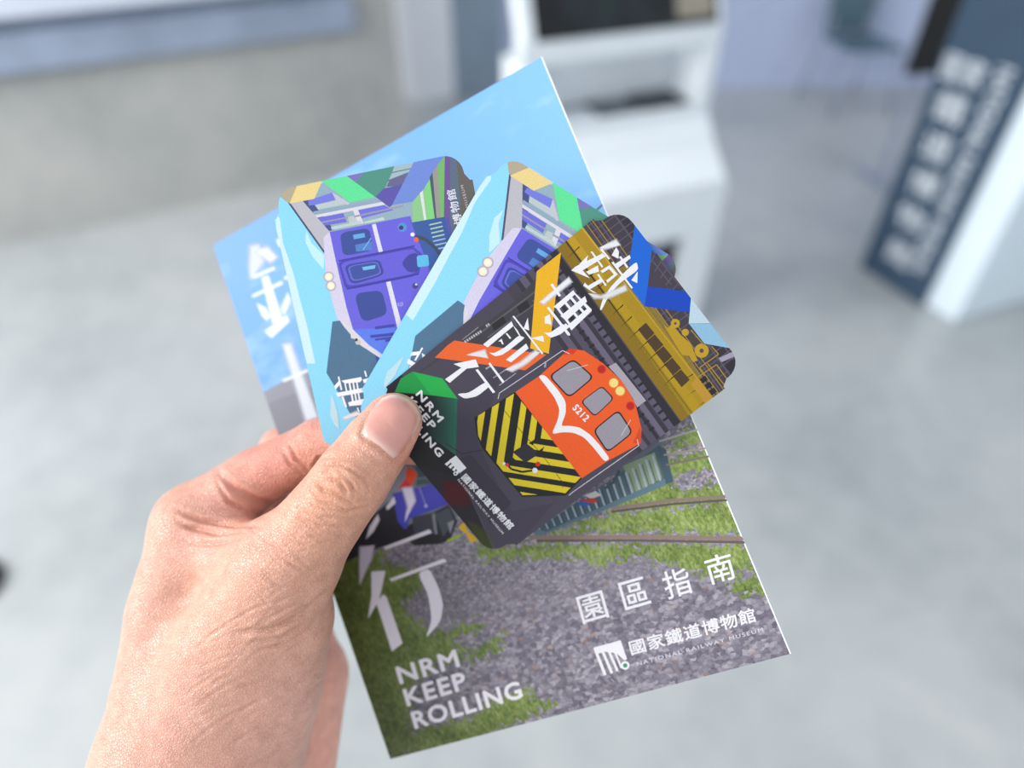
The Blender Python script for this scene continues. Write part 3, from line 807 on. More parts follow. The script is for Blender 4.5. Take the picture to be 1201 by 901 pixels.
A.px(a2([(70, 250), (100, 225), (190, 214), (148, 298), (110, 268), (88, 252)]), 'b3a58c')
# roof structure
A.px(a2([(200, 286), (300, 200), (840, 70), (760, 400), (330, 430)]), '93abb8')
A.px(a2([(205, 285), (240, 279), (345, 412), (310, 420)]), '454f86')
A.px(za([(440, 480), (500, 455), (690, 390), (715, 468), (520, 515), (450, 525)]), '7479d8')
A.px(za([(515, 520), (800, 455), (830, 510), (540, 565)]), 'b9c4c6'); A.px(za([(680, 390), (860, 500), (840, 520), (720, 470)]), 'bfc0cc')
A.px(za([(500, 622), (1200, 485), (1215, 515), (520, 648)]), 'd8d4dc'); A.px(za([(490, 585), (1130, 465), (1200, 485), (505, 620)]), '90a4b8')
A.px(za([(540, 650), (795, 600), (830, 690), (590, 730)]), '6c6cd0'); A.px(za([(560, 690), (900, 625), (900, 640), (565, 705)]), '9b93ac')
A.px(za([(930, 575), (1200, 520), (1300, 570), (960, 660)]), '6e70d2'); A.px(za([(840, 640), (920, 620), (970, 705), (860, 720)]), 'b8c2c2')
A.px(za([(890, 570), (940, 560), (1000, 705), (950, 715)]), 'd8d4dc'); A.px(za([(900, 628), (1400, 520), (1400, 535), (905, 645)]), '9b93ac')
A.px(za([(670, 740), (960, 680), (990, 705), (680, 770)]), 'bcc8c8'); A.px(za([(1000, 690), (1200, 640), (1210, 670), (1010, 705)]), 'c3cfc8')
A.px(a2([(148, 296), (207, 285), (330, 425), (302, 512)]), 'bab7bf')
A.px(seg(*a2([(146, 292), (303, 512)]), 2.2), '4a5068')
A.px(a2([(184, 212), (294, 194), (258, 275), (148, 296)]), 'e8d08c')
A.px(a2([(288, 196), (398, 172), (530, 266), (415, 291)]), '5fdd95')
A.px(a2([(398, 172), (485, 150), (445, 208)]), '7c72b4'); A.px(a2([(482, 152), (614, 124), (565, 235), (527, 268), (440, 203)]), '4f9080')
A.px(a2([(612, 124), (704, 104), (690, 150), (590, 190)]), 'a0b8be'); A.line(a2([(598, 160), (690, 140)]), 1.0, '5a6478'); A.line(a2([(580, 195), (680, 172)]), 1.0, '5a6478')
A.px(a2([(590, 190), (688, 152), (650, 215), (575, 222)]), '66648c')
A.px(a2([(562, 230), (648, 210), (610, 295), (588, 312), (527, 266)]), '5d54a6')
A.px(a2([(690, 290), (745, 215), (790, 120), (850, 75), (850, 400), (690, 380)]), '8cc48a')
A.px(a2([(700, 104), (838, 78), (755, 215), (690, 287), (600, 302)]), '7189d2')
for p, c_ in (([(722, 250), (735, 238), (752, 372), (742, 374)], 'd6dcd6'), ([(745, 222), (765, 190), (785, 365), (760, 370)], '7fd07c'), ([(765, 180), (778, 160), (798, 362), (788, 364)], '4b5a68'),
              ([(778, 160), (800, 125), (815, 360), (796, 364)], '9b948e'), ([(800, 125), (838, 78), (838, 356), (814, 360)], '72b46c'),
              ([(832, 80), (858, 72), (860, 500), (826, 500)], '6d5290'), ([(856, 72), (884, 70), (905, 300), (900, 420), (855, 520)], '5b6b80'), ([(880, 66), (960, 66), (985, 300), (985, 900), (850, 900), (850, 500), (900, 300)], '655f5a'),
              ([(826, 360), (850, 360), (870, 460), (800, 620), (760, 560)], '5c51a2')): A.px(a2(p), c_)
A.px(a2([(955, 285), (985, 240), (985, 600), (850, 480)]), '7a8a58', 0.5)
# locomotive
A.px(a2([(680, 380), (832, 354), (862, 470), (800, 640), (740, 640)]), '3a5a9c')
A.px(a2([(322, 422), (680, 350), (692, 400), (755, 555), (772, 615), (660, 860), (620, 901), (430, 901), (340, 520)]), '6a62d6')
A.px(a2([(420, 850), (640, 842), (640, 1000), (560, 960), (480, 905)]), '5c7ce4')
A.px(a2([(298, 445), (325, 420), (352, 545), (400, 755), (428, 850), (500, 920), (620, 1010), (610, 1020), (440, 905), (368, 830), (340, 740), (308, 600)]), 'd4cce2')
A.px(a2([(511, 389), (528, 384), (648, 850), (628, 862)]), 'dcd8e6')
def win(pts, c_, k=.25): A.px(a2(roundq(pts, k)), c_)
win([(370, 425), (500, 402), (517, 502), (384, 528)], '3d4e96'); A.px(a2([(428, 434), (478, 425), (482, 444), (432, 453)]), '63a6dc'); A.px(a2([(438, 478), (512, 462), (512, 500), (442, 508)]), '4f7fc4'); A.line(a2([(472, 500), (508, 448)]), 1.0, '7ab8e4')
win([(360, 548), (690, 484), (735, 520), (718, 612), (396, 678)], '4a46ae', .15); win([(372, 556), (690, 494), (720, 522), (708, 602), (405, 662)], '675ed2', .15)
win([(388, 566), (545, 540), (568, 610), (420, 655)], '3b4a94'); win([(402, 572), (535, 548), (556, 606), (424, 642)], '6b6ad0'); win([(410, 574), (530, 553), (550, 602), (430, 636)], '40509c'); A.px(a2([(468, 576), (528, 566), (524, 582), (474, 590)]), '72b8e4')
win([(640, 560), (672, 520), (716, 510), (722, 596), (672, 600)], '42459a', .35)
for p in ([(365, 548), (700, 482)], [(400, 672), (718, 606)]): A.line(a2(p), 1.6, '3f3a9a')
win([(433, 692), (555, 676), (582, 784), (468, 820)], '3b4b94', .28)
A.px(a2(circ(645, 400, 20)), '4f92d4'); A.px(a2(circ(640, 402, 10)), '363c66')
for k in range(7): A.px(a2(seg((764 + 7 * k * .6, 390 + 18 * k), (818 + 7 * k * .6, 378 + 18 * k), 6)), 'a9cba4' if k < 4 else '9ab8cc')
A.line(a2([(700, 440), (745, 452), (790, 490), (830, 545)]), 4.2, '3d4a5a'); A.px(a2(circ(706, 455, 11)), 'e2654c'); A.px(a2(circ(690, 432, 9)), 'e8e8ec')
win([(708, 526), (758, 520), (764, 570), (712, 577)], '5eb8e0', .2)
A.px(a2(circ(702, 658, 13)), '3c4a78'); A.px(a2(circ(706, 652, 5)), 'd8d4d8'); A.text('R20', *a2([(628, 750), (650, 745)]), 4.5, 'b8b8e8', 0)
for p in ([(525, 842), (612, 830)], [(505, 880), (612, 868)], [(525, 895), (600, 886)]): A.line(a2(p), 2.6, '4644aa')
for (x, y) in ((321, 618), (331, 658)): A.px(a2(circ(x, y, 24)), 'b6aebc'); A.px(a2(circ(x, y, 17)), 'eee8cc'); A.px(a2(circ(x, y, 9)), 'f8f2d8')
# slate pointed shape with lettering
A.px(ab([(225, -20), (290, -30), (330, 30), (400, 110), (470, 190), (690, 320), (720, 480), (560, 900), (380, 790), (250, 560), (172, 430)]), '4f728f')
A.px(ab([(595, 260), (680, 325), (720, 480), (640, 420)]), '3d4fa0'); A.px(ab([(640, 300), (690, 330), (680, 380), (655, 345)]), 'b88a94')
A.px(ab([(300, -20), (330, -20), (400, 40), (470, 130), (690, 300), (700, 325), (670, 318), (440, 165)]), 'dad3da')
A.px(ab(circ(405, 110, 20)), 'd8d2d4'); A.px(ab(circ(450, 160, 24)), 'c8c0c0'); A.px(ab(circ(435, 140, 14)), '4a4248')
for p in ([(600, 40), (775, 15)], [(560, 115), (810, 90)], [(690, 150), (800, 130)], [(715, 195), (760, 185)]): A.line(ab(p), 2.4, '4046a4')
A.px(ab([(205, 800), (215, 610), (232, 650), (272, 790), (285, 930), (240, 880)]), 'c6e6ef', .9)
for q in ([(243, 545), (282, 500), (292, 532), (250, 582)], [(272, 465), (285, 462), (312, 580), (298, 584)], [(303, 500), (478, 468), (486, 490), (468, 512), (335, 524)], [(256, 608), (490, 564), (507, 600), (272, 642)],
          [(363, 690), (503, 658), (486, 712), (372, 724)], [(328, 515), (340, 513), (362, 625), (350, 627)], [(365, 512), (380, 510), (418, 705), (402, 707)], [(400, 510), (413, 508), (446, 700), (432, 702)], [(432, 505), (444, 503), (474, 690), (460, 692)],
          [(302, 640), (322, 638), (353, 730), (340, 738)], [(503, 415), (516, 410), (530, 462), (517, 466)], [(493, 490), (608, 458), (592, 502), (500, 522)], [(522, 520), (538, 515), (556, 570), (544, 578)], [(440, 740), (450, 735), (472, 795), (460, 800)]):
    A.px(ab(q), WH, 1.0, 1)
A.soft(ab([(315, 825), (440, 772), (482, 792), (340, 838)]), WH, .85)
ux = (0.23, 0.973)                            # along the long side, downwards
e = (533.5, 221.5)
A.text('國家鐵道博物館', (e[0] + ux[0] * 100, e[1] + ux[1] * 100), e, 10.5, 'e8e6ee', 0.12, space=1.12)
e2 = (543.5, 217)
A.text('NATIONAL RAILWAY MUSEUM', (e2[0] + ux[0] * 100, e2[1] + ux[1] * 100), e2, 3.4, 'c8c6cc', 0.0, space=1.3)

hwA, hhA = wA / 2, hA / 2
cardA, piecesA = make_card('postcard', MA, hwA, hhA)
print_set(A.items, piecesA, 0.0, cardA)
tag(cardA, 'pale blue train postcard at the back of the fan, mostly uncovered', 'card', 'fanned train postcards')

# second copy: two matching features fix its turn and place
pB0 = plane_back(0.0014)
f1, f2 = (339.4, 238.9), (386.9, 330.0)       # ribbon corner, headlights on the first card
g1, g2 = (597.9, 206.0), (570.3, 309.7)       # the same features on the second card
la1, la2 = [Vector((*SA.loc(*p), 0)) for p in (f1, f2)]
wb1, wb2 = [on_plane(*p, pB0, nC) for p in (g1, g2)]
sB = 1.035 * (wb2 - wb1).length / (la2 - la1).length
ldir = (la2 - la1).normalized(); wdir = (wb2 - wb1).normalized(); wper = nC.cross(wdir)
bx = (wdir * ldir.x - wper * ldir.y); by = nC.cross(bx)
oB = wb1 - (bx * la1.x + by * la1.y) * sB
MB = Matrix(((bx.x, by.x, nC.x, oB.x), (bx.y, by.y, nC.y, oB.y), (bx.z, by.z, nC.z, oB.z), (0, 0, 0, 1)))
cardB, piecesB = make_card('postcard', MB, hwA * sB, hhA * sB)
fs = lambda p: (p[0] * sB, p[1] * sB)
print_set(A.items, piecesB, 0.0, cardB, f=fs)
tag(cardB, 'pale blue train postcard between the orange train card and the other blue card', 'card', 'fanned train postcards')

# ------------------------------------------------------------------ brochure
cornD = [(248, 289), (633, 68), (931, 766), (460, 890)]
q4 = homography_pose(cornD, 0.148)
MD = frame(q4); SD = Sheet(MD)
hwD = ((q4[1] - q4[0]).length + (q4[2] - q4[3]).length) / 4
hhD = ((q4[0] - q4[3]).length + (q4[1] - q4[2]).length) / 4
bro = empty('brochure', MD)
bm = bmesh.new(); box(bm, (-hwD, -hhD, -0.0009), (hwD, hhD, 0)); from_bm('folded_sheet', bm, M_paper, bro)
bm = bmesh.new(); box(bm, (-hwD + .0006, -hhD + .0006, -0.0019), (hwD - .0002, hhD - .0005, -0.0011)); from_bm('inner_leaf', bm, M_paper, bro)
# sky and ground photographs on fine grids carrying the photograph's masks
def inside(poly, x, y):
    poly = np.array(poly); r = np.zeros(x.shape, bool); j = len(poly) - 1
    for i in range(len(poly)):
        xi, yi = poly[i]; xj, yj = poly[j]
        r ^= ((yi > y) != (yj > y)) & (x < (xj - xi) * (y - yi) / ((yj - yi) or 1e-9) + xi); j = i
    return r
def sdist(poly, x, y):
    poly = np.array(poly, float); d = np.full(x.shape, 1e9)
    for i in range(len(poly)):
        a, b = poly[i - 1], poly[i]; e = b - a
        t = np.clip(((x - a[0]) * e[0] + (y - a[1]) * e[1]) / max(e @ e, 1e-9), 0, 1)
        d = np.minimum(d, np.hypot(x - a[0] - t * e[0], y - a[1] - t * e[1]))
    return np.where(inside(poly, x, y), d, -d)
CMi = np.array(CM.inverted()); MDn = np.array(MD)
def topx(x, y):
    w = MDn @ np.stack([x, y, 0 * x, 0 * x + 1]); v = CMi @ w
    return CX + FPX * v[0] / -v[2], CY - FPX * v[1] / -v[2]
def photo_grid(name, y0, y1, nx, ny, z, mat, fn):
    xs, ys = np.meshgrid(np.linspace(-hwD, hwD - 0.00035, nx), np.linspace(y0, y1, ny))
    px, py = topx(xs.ravel(), ys.ravel())
    C_ = fn(px, py)
    V = np.stack([xs.ravel(), ys.ravel(), np.full(xs.size, z)], 1)
    i = np.arange(nx * ny).reshape(ny, nx)
    F = np.stack([i[:-1, :-1], i[:-1, 1:], i[1:, 1:], i[1:, :-1]], -1).reshape(-1, 4)
    me = bpy.data.meshes.new(name); me.from_pydata(V.tolist(), [], F.tolist()); me.update()
    me.attributes.new('ink', 'FLOAT_COLOR', 'POINT').data.foreach_set('color', C_.astype(np.float32).ravel())
    return link(name, me, bro, mat)
def sky_fn(px, py):
    t = np.clip((px - 250) / 420, 0, 1)[:, None]
    c = np.array(hexc('5f9ee8', GAIN)) * (1 - t) + np.array(hexc('8cc5f9', GAIN)) * t
    cl = np.clip(1 - np.abs((py - 300) + 0.5 * (px - 620)) / 90, 0, 1) * (px > 480) + 0.5 * np.clip(1 - np.hypot(px - 330, py - 375) / 120, 0, 1)
    return np.concatenate([c, (0.35 + 0.45 * cl)[:, None]], 1)
b8, b7 = Z(640, 600, 3.753), Z(400, 640, 3.753)
GRASS = [c6([(560, 560), (1000, 180), (1300, 520), (1100, 560), (600, 610)]), c6([(240, 712), (600, 605), (1120, 555), (1300, 690), (900, 712)]),
         b8([(-300, 160), (0, 140), (420, 150), (900, 130), (960, 200), (820, 300), (690, 280), (600, 250), (420, 195), (230, 235), (120, 200), (-300, 215)]),
         b7([(-60, 60), (60, 30), (200, 20), (180, 70), (330, 110), (390, 170), (270, 250), (330, 330), (420, 380), (600, 330), (620, 370), (480, 420), (560, 470), (720, 390), (700, 460), (600, 500), (430, 520), (330, 600), (300, 720), (300, 901), (-100, 901)]),
         b7([(200, 830), (420, 790), (560, 760), (640, 700), (820, 620), (860, 680), (950, 700), (500, 900), (180, 940)]), b8([(780, 330), (960, 270), (1010, 360), (870, 370)])]
STONES = [c6([(820, 340), (1020, 300), (1030, 330), (830, 370)]), c6([(850, 450), (1070, 400), (1090, 460), (960, 500), (870, 500)]), c6([(240, 700), (700, 695), (1250, 700), (1260, 745), (260, 740)])]
def ground_fn(px, py):
    g = np.full(px.shape, -60.0)
    for p in GRASS: g = np.maximum(g, sdist(p, px, py))
    for p in STONES: g = np.minimum(g, -sdist(p, px, py))
    grass = np.clip(0.5 + g / 26, 0, 1)
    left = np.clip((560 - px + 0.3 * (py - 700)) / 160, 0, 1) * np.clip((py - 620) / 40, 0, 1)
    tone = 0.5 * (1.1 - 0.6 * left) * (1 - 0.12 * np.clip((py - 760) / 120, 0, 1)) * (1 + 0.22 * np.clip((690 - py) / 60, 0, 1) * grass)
    size = np.clip((py + 0.25 * (px - 600) - 660) / 90, 0, 1)
    return np.stack([grass, tone / GAIN, size, 1 + 0 * px], 1)
ysplit = SD.loc(600, 470)[1]
photo_grid('sky_photo_print', ysplit, hhD, 40, 40, 2e-6, M_sky, sky_fn)
photo_grid('track_photo_print', -hhD, ysplit, 190, 170, 2e-6, M_track, ground_fn)
D = PxArt(SD)
b3, b6 = Z(240, 250, 3.336), Z(360, 540, 6.005)
pieceD = [[(-hwD, -hhD), (hwD, -hhD), (hwD, hhD), (-hwD, hhD)]]
# station roof and engine behind the cards
D.px([(300, 465), (390, 415), (540, 395), (540, 560), (400, 640), (330, 545)], '8b8d99')
D.px([(310, 475), (400, 440), (420, 560), (340, 560)], '7f818e')
D.px([(470, 395), (700, 285), (790, 470), (770, 545), (480, 620)], '6c7480')
D.line(b8([(250, -1350), (222, -1325)]), 2.5, '707a86')
# cow catcher grille
D.px(c6([(240, 690), (560, 480), (800, 308), (830, 330), (862, 470), (700, 540), (520, 610), (262, 716)]), '4d626f')
D.px(c6([(640, 400), (780, 340), (812, 455), (690, 520)]), '8d9f80')
for k in range(19):
    t = k / 18
    a_ = lerp2((268, 668), (800, 335), t); b_ = lerp2((285, 682), (838, 462), t)
    b_ = (a_[0] + 12 + 26 * t, a_[1] + 22 + 100 * t)
    D.px(c6(seg(a_, b_, 6 + 4 * t)), 'aab7c2'); D.px(c6(seg((a_[0] + 10 + 5 * t, a_[1] + 4), (b_[0] + 10 + 5 * t, b_[1]), 3 + 3 * t)), '3a4c5a' if t < .6 else '5c7066')
D.px(c6([(240, 690), (262, 675), (300, 690), (860, 440), (862, 470), (700, 540), (520, 610), (262, 716)]), '637d8a')
D.px(c6([(790, 312), (828, 326), (862, 470), (830, 480)]), '465b69')
D.line(c6([(560, 500), (600, 470), (625, 420)]), 3.6, '4a5560'); D.px(c6([(470, 530), (520, 510), (545, 530), (500, 545)]), 'd9d6d4'); D.px(c6([(455, 548), (520, 540), (530, 560), (470, 565)]), 'c2403e'); D.px(c6([(440, 560), (480, 556), (500, 574), (450, 576)]), '3c64b4')
for p, w, c_ in (([(590, 588), (860, 552), (1130, 532)], 4.2, '8b786f'), ([(590, 602), (860, 568), (1130, 548)], 2.6, '5d5350'), ([(230, 715), (700, 712), (1260, 722)], 4.6, '927a70'), ([(260, 730), (700, 728), (1260, 738)], 3.0, '665a58'),
                 ([(820, 352), (1030, 318)], 2.4, '9c9088'), ([(830, 396), (1045, 352)], 2.4, '7c7068'), ([(800, 292), (985, 235)], 2.2, 'b4b0ac')):
    D.line(c6(p), w, c_)
# engine ends seen beside the thumb
D.px(b6([(100, 700), (430, 420), (620, 250), (690, 470), (1000, 312), (1060, 430), (1010, 560), (940, 590), (760, 602), (700, 560), (480, 625), (240, 730), (120, 790)]), '2a2a33')
for q, c_ in (([(740, 400), (880, 370), (900, 500), (760, 560)], '3f424a'), ([(900, 380), (1000, 330), (1040, 430), (960, 540)], '4a505a'), ([(880, 380), (900, 370), (920, 520), (900, 520)], '7d838c'), ([(990, 440), (1040, 420), (1010, 520)], '8a9098'), ([(770, 560), (940, 520), (930, 590), (780, 600)], '22242a')): D.px(b6(q), c_)
D.px(b6([(600, 235), (890, 165), (1003, 308), (720, 412), (705, 480), (685, 485), (640, 430)]), '4747b6')
D.px(b6([(750, 30), (800, 60), (888, 165), (770, 178), (780, 95)]), '42545f'); D.line(b6([(770, 130), (860, 125)]), 1.2, '7d8c94')
D.px(b6([(640, 200), (700, 125), (742, 182)]), 'dc2440'); D.px(b6([(700, 60), (725, 50), (782, 95), (736, 178), (695, 130)]), 'ea4a1a')
D.px(b6([(1068, 470), (1105, 435), (1135, 500), (1210, 560), (1150, 582), (1122, 515), (1085, 495)]), 'e2b41e')
D.px(b6([(985, 560), (1080, 520), (1090, 535), (990, 578)]), '9cba30')
dsh = lambda p0, p1, n: [D.px(seg(lerp2(p0, p1, (k + .1) / n), lerp2(p0, p1, (k + .75) / n), 1.0), 'c8c8e8', .8, 1) for k in range(n)]
dsh(*b6([(790, 190), (840, 320)]), 9)
D.px(b6(circ(838, 322, 12)), 'c4c4ea', .8, 1)
for k_, q in ((.92, [(672, 195), (738, 192), (762, 285), (690, 440), (712, 330)]),): D.soft(b6(q), 'e6dff4', k_, (1.2, 1.05, .9))
for q in ([(556, 330), (612, 253), (626, 300), (568, 352)], [(440, 470), (500, 378), (512, 420), (470, 500), (415, 558)], [(540, 612), (862, 487), (882, 510), (552, 630)]): D.px(b6(q), 'e4deea', 1, 1)
D.soft(b6([(375, 612), (472, 600), (452, 700), (372, 880)]), 'd8cfe0', .9, (1.15, 1.0, .85))
for q in ([(133, 115), (196, 111), (168, 240), (119, 322), (134, 220)], [(213, 147), (453, 57), (467, 70), (222, 158)], roundq([(338, 122), (388, 100), (430, 185), (450, 260), (438, 335), (370, 412), (400, 330), (385, 220)], .3), [(156, 256), (185, 214), (200, 225), (271, 430), (224, 466)]): D.px(b7(q), 'ece6f0', 1, 1)
D.text('NRM', *b7([(262, 608), (522, 530)]), 19.5, 'efeaf2', .85, space=1.12)
D.text('KEEP', *b7([(294, 706), (556, 628)]), 19.5, 'efeaf2', .85, space=1.12)
D.text('ROLLING', *b7([(328, 806), (800, 668)]), 19.5, 'efeaf2', .85, space=1.1)
# titles on the right
for s_, (x, y) in (('園', (207, 424)), ('區', (392, 362)), ('指', (578, 316)), ('南', (768, 252))):
    u = (math.cos(math.radians(-16)), math.sin(math.radians(-16))); w_ = 118
    c0 = (x - u[0] * w_ / 2 - u[1] * -w_ / 2 * -1, y - u[1] * w_ / 2 + u[0] * w_ / 2)
    c0 = (x - u[0] * w_ / 2 + -u[1] * w_ / 2, y - u[1] * w_ / 2 + u[0] * w_ / 2)
    c1 = (c0[0] + u[0] * w_, c0[1] + u[1] * w_)
    D.text(s_, *b8([c0, c1]), 122 / 3.753, 'f0edf4', 0.3)
D.px(b8([(210, 600), (330, 567), (358, 650), (347, 656), (312, 624), (262, 618), (219, 628)]), 'f0edf4', 1, 1)
for p_, q_, w_ in (((222, 618), (262, 720), 13), ((250, 615), (292, 712), 12), ((278, 615), (316, 702), 11), ((304, 616), (334, 690), 9)):
    D.px(b8(seg(p_, q_, w_)), 'f0edf4', 1, 1)
D.px(b8(circ(350, 678, 19)), 'f0edf4', 1, 1); D.px(b8(circ(350, 678, 10)), '2f9a6c', 1, 1)
D.text('國家鐵道博物館', *b8([(380, 634), (928, 484)]), 17.0, 'f0edf4', .38, space=1.1)
D.text('NATIONAL RAILWAY MUSEUM', *b8([(404, 680), (958, 528)]), 4.6, 'd8d4e0', 0.1, space=1.3)
# brush characters at the left, partly soft
for q, k_ in (([(176, 200), (180, 130), (212, 124), (232, 190), (182, 262)], .8), ([(202, 150), (246, 135), (282, 172), (256, 192)], .95), ([(306, 515), (336, 512), (442, 800), (398, 812)], .9)): D.soft(b3(q), 'e2e8f6', k_, w=4.5)
for q in ([(188, 246), (272, 208), (277, 220), (195, 257)], [(222, 252), (250, 244), (308, 420), (265, 432)], [(183, 322), (302, 264), (307, 278), (190, 331)], [(203, 352), (240, 370), (258, 405), (245, 422), (225, 405)], [(298, 375), (325, 308), (337, 340), (312, 402)],
          [(233, 462), (322, 398), (332, 425), (262, 490)], [(303, 652), (402, 610), (407, 620), (310, 662)], [(280, 105), (310, 95), (318, 140), (290, 130)], [(310, 250), (345, 235), (350, 250), (315, 262)], [(360, 410), (385, 400), (390, 430), (365, 430)]): D.px(b3(q), 'e2e8f6', 1, 1)
print_set(D.items, pieceD, 4e-6, bro)
tag(bro, 'large park guide brochure with sky and railway gravel behind the postcards', 'brochure')

# ================================================================== HAND
def depth_of(S, px, py): return project(on_plane(px, py, S.o, S.n))[2] * 1000
def behind(S, px, py, r, gap): return depth_of(S, px, py) + gap + r
dC = lambda x, y: depth_of(SC, x, y)
dD = lambda x, y: depth_of(SD, x, y)
def cs(p):                                    # pixel + depth (mm) -> camera space mm
    return np.array([(p[0] - CX) / FPX * p[2], (p[1] - CY) / FPX * p[2], p[2]])
def fb(px, py, r, gap=2.6): return (px, py, dD(px, py) + gap + r, r)      # finger touching the back of the brochure
tipd = dC(460, 496)
CH = [  # (blend mm, [(px, py, depth mm, radius mm), ...])
    (6, [(205, 905, 236, 26), (205, 815, 238, 20), (207, 720, 241, 16), (229, 615, 243, 13.6)]),
    (9, [(235, 870, 236, 25), (266, 770, 228, 20), (334, 664, 217, 15.6)]),
    (8, [(272, 900, 240, 25), (304, 800, 233, 21.3), (333, 728, 226, 16.5)]),
    (6, [(334, 664, 217, 15.6), (375, 612, 211, 12.6), (414, 561, tipd - 10.2, 11.7), (441, 523, tipd - 8.6, 10.4), (461, 495, tipd - 7.4, 9.0)]),
    (9, [(315, 655, 224, 11), (240, 645, 238, 12.5)]),
    (7, [(262, 655, 262, 13), (250, 760, 256, 18), (255, 860, 254, 22)]),
    (7, [(290, 700, 278, 12.5), (292, 790, 270, 18), (285, 880, 264, 21)]),
    (7, [(345, 735, 279, 14), (350, 795, 276, 20), (330, 905, 270, 21)]),
    (6, [(229, 615, 243, 13.6), (300, 562, 242, 10.8), (378, 523, 238, 9.6)]),
    (3, [(378, 523, 238, 9.6), (440, 512, dC(440, 512) + 4.6 + 8.4, 8.4), (487, 520, dC(487, 520) + 4.4 + 7.4, 7.4)]),
    (4, [(262, 655, 262, 13), (300, 590, 275, 10.5), (334, 528, 283, 9.6)]),
    (3, [(334, 528, 283, 9.6), fb(410, 540, 8.8), fb(462, 566, 7.8)]),
    (4, [(290, 700, 278, 12.5), (330, 640, 291, 10), (372, 596, 291, 9.2)]),
    (3, [(372, 596, 291, 9.2), fb(432, 606, 8.5), fb(478, 636, 7.6)]),
    (4, [(345, 735, 279, 14), (362, 690, 286, 9.8), (394, 660, 284, 8.4)]),
    (3, [(394, 660, 284, 8.4), fb(440, 672, 7.6), fb(476, 696, 6.8)]),
    (8, [(205, 905, 236, 26), (180, 1010, 238, 27), (150, 1180, 242, 31), (120, 1420, 246, 36)]),
    (8, [(300, 905, 266, 24), (270, 1010, 262, 25), (240, 1180, 264, 30), (210, 1420, 268, 35)]),
]
H = 1.0
lo = np.array([-195.0, -10.0, 190.0]); hi = np.array([10.0, 300.0, 325.0])
N = ((hi - lo) / H).astype(int) + 1
vol = np.full(N, 12.0, np.float32)
axs = [lo[i] + H * np.arange(N[i]) for i in range(3)]
tn_ = cs((441, 523, 200)); tn_ = -tn_ / np.linalg.norm(tn_)
for k, chn in CH:
    f = np.full(N, 40.0, np.float32)
    bl, bh = None, None
    for a, b in zip(chn, chn[1:]):
        pa, pb, ra, rb = cs(a), cs(b), a[3], b[3]
        m = max(ra, rb) + k + 6
        i0 = np.maximum(((np.minimum(pa, pb) - m - lo) / H).astype(int), 0); i1 = np.minimum(((np.maximum(pa, pb) + m - lo) / H).astype(int) + 1, N)
        if (i1 <= i0).any(): continue
        sl_ = tuple(slice(p, q) for p, q in zip(i0, i1))
        X, Y, Zg = np.meshgrid(*[axs[i][sl_[i]].astype(np.float32) for i in range(3)], indexing='ij')
        ba = (pb - pa).astype(np.float32); q0, q1, q2 = X - pa[0], Y - pa[1], Zg - pa[2]
        t = np.clip((q0 * ba[0] + q1 * ba[1] + q2 * ba[2]) / (ba @ ba), 0, 1)
        d = np.sqrt((q0 - t * ba[0]) ** 2 + (q1 - t * ba[1]) ** 2 + (q2 - t * ba[2]) ** 2) - (ra + (rb - ra) * t)
        e_ = f[sl_]; hh_ = np.maximum(2.5 - np.abs(e_ - d), 0) / 2.5
        f[sl_] = np.minimum(e_, d) - hh_ * hh_ * 2.5 * 0.25 * 0.3
        bl = i0 if bl is None else np.minimum(bl, i0); bh = i1 if bh is None else np.maximum(bh, i1)
    sl_ = tuple(slice(p, q) for p, q in zip(bl, bh))
    a_, b_ = vol[sl_], f[sl_]
    hh_ = np.maximum(k - np.abs(a_ - b_), 0) / k
    vol[sl_] = np.minimum(a_, b_) - hh_ * hh_ * k * 0.25
vol[:, -1, :] = 1.0                            # close the forearm beyond the frame

def surface_nets(v):
    ins = v < 0
    n = np.array(v.shape) - 1
    cnt = np.zeros(n, np.int8)
    offs = [(i, j, k) for i in (0, 1) for j in (0, 1) for k in (0, 1)]
    for o_ in offs: cnt += ins[o_[0]:o_[0] + n[0], o_[1]:o_[1] + n[1], o_[2]:o_[2] + n[2]]
    cells = np.argwhere((cnt > 0) & (cnt < 8))
    idx = np.full(n, -1, np.int64); idx[tuple(cells.T)] = np.arange(len(cells))
    val = {o_: v[cells[:, 0] + o_[0], cells[:, 1] + o_[1], cells[:, 2] + o_[2]] for o_ in offs}
    acc = np.zeros((len(cells), 3)); c = np.zeros(len(cells))
    for o_ in offs:
        for ax_ in range(3):
            if o_[ax_]: continue
            p = list(o_); p[ax_] = 1; p = tuple(p)
            a, b = val[o_], val[p]; m = (a < 0) != (b < 0)
            t = np.where(m, a / np.where(m, a - b, 1), 0)
            pt = np.array(o_, float)[None] + 0 * acc; pt[:, ax_] = t
            acc[m] += pt[m]; c[m] += 1
    V = cells + acc / c[:, None]
    Q = []
    for ax_ in range(3):
        s0 = [slice(None)] * 3; s1 = [slice(None)] * 3
        s0[ax_] = slice(0, -1); s1[ax_] = slice(1, None)
        A_, B_ = ins[tuple(s0)], ins[tuple(s1)]
        e = np.argwhere(A_ != B_)
        u, w = [(1, 2), (2, 0), (0, 1)][ax_]
        ok = (e[:, u] > 0) & (e[:, w] > 0) & (e[:, u] < n[u]) & (e[:, w] < n[w])
        e = e[ok]
        def at(du, dw):
            q = e.copy(); q[:, u] -= du; q[:, w] -= dw
            return idx[tuple(q.T)]
        qd = np.stack([at(1, 1), at(0, 1), at(0, 0), at(1, 0)], 1)
        fl = A_[tuple(e.T)]
        qd[~fl] = qd[~fl][:, ::-1]
        Q.append(qd)
    return V, np.concatenate(Q)
V, Q = surface_nets(vol)
V = lo + V * H
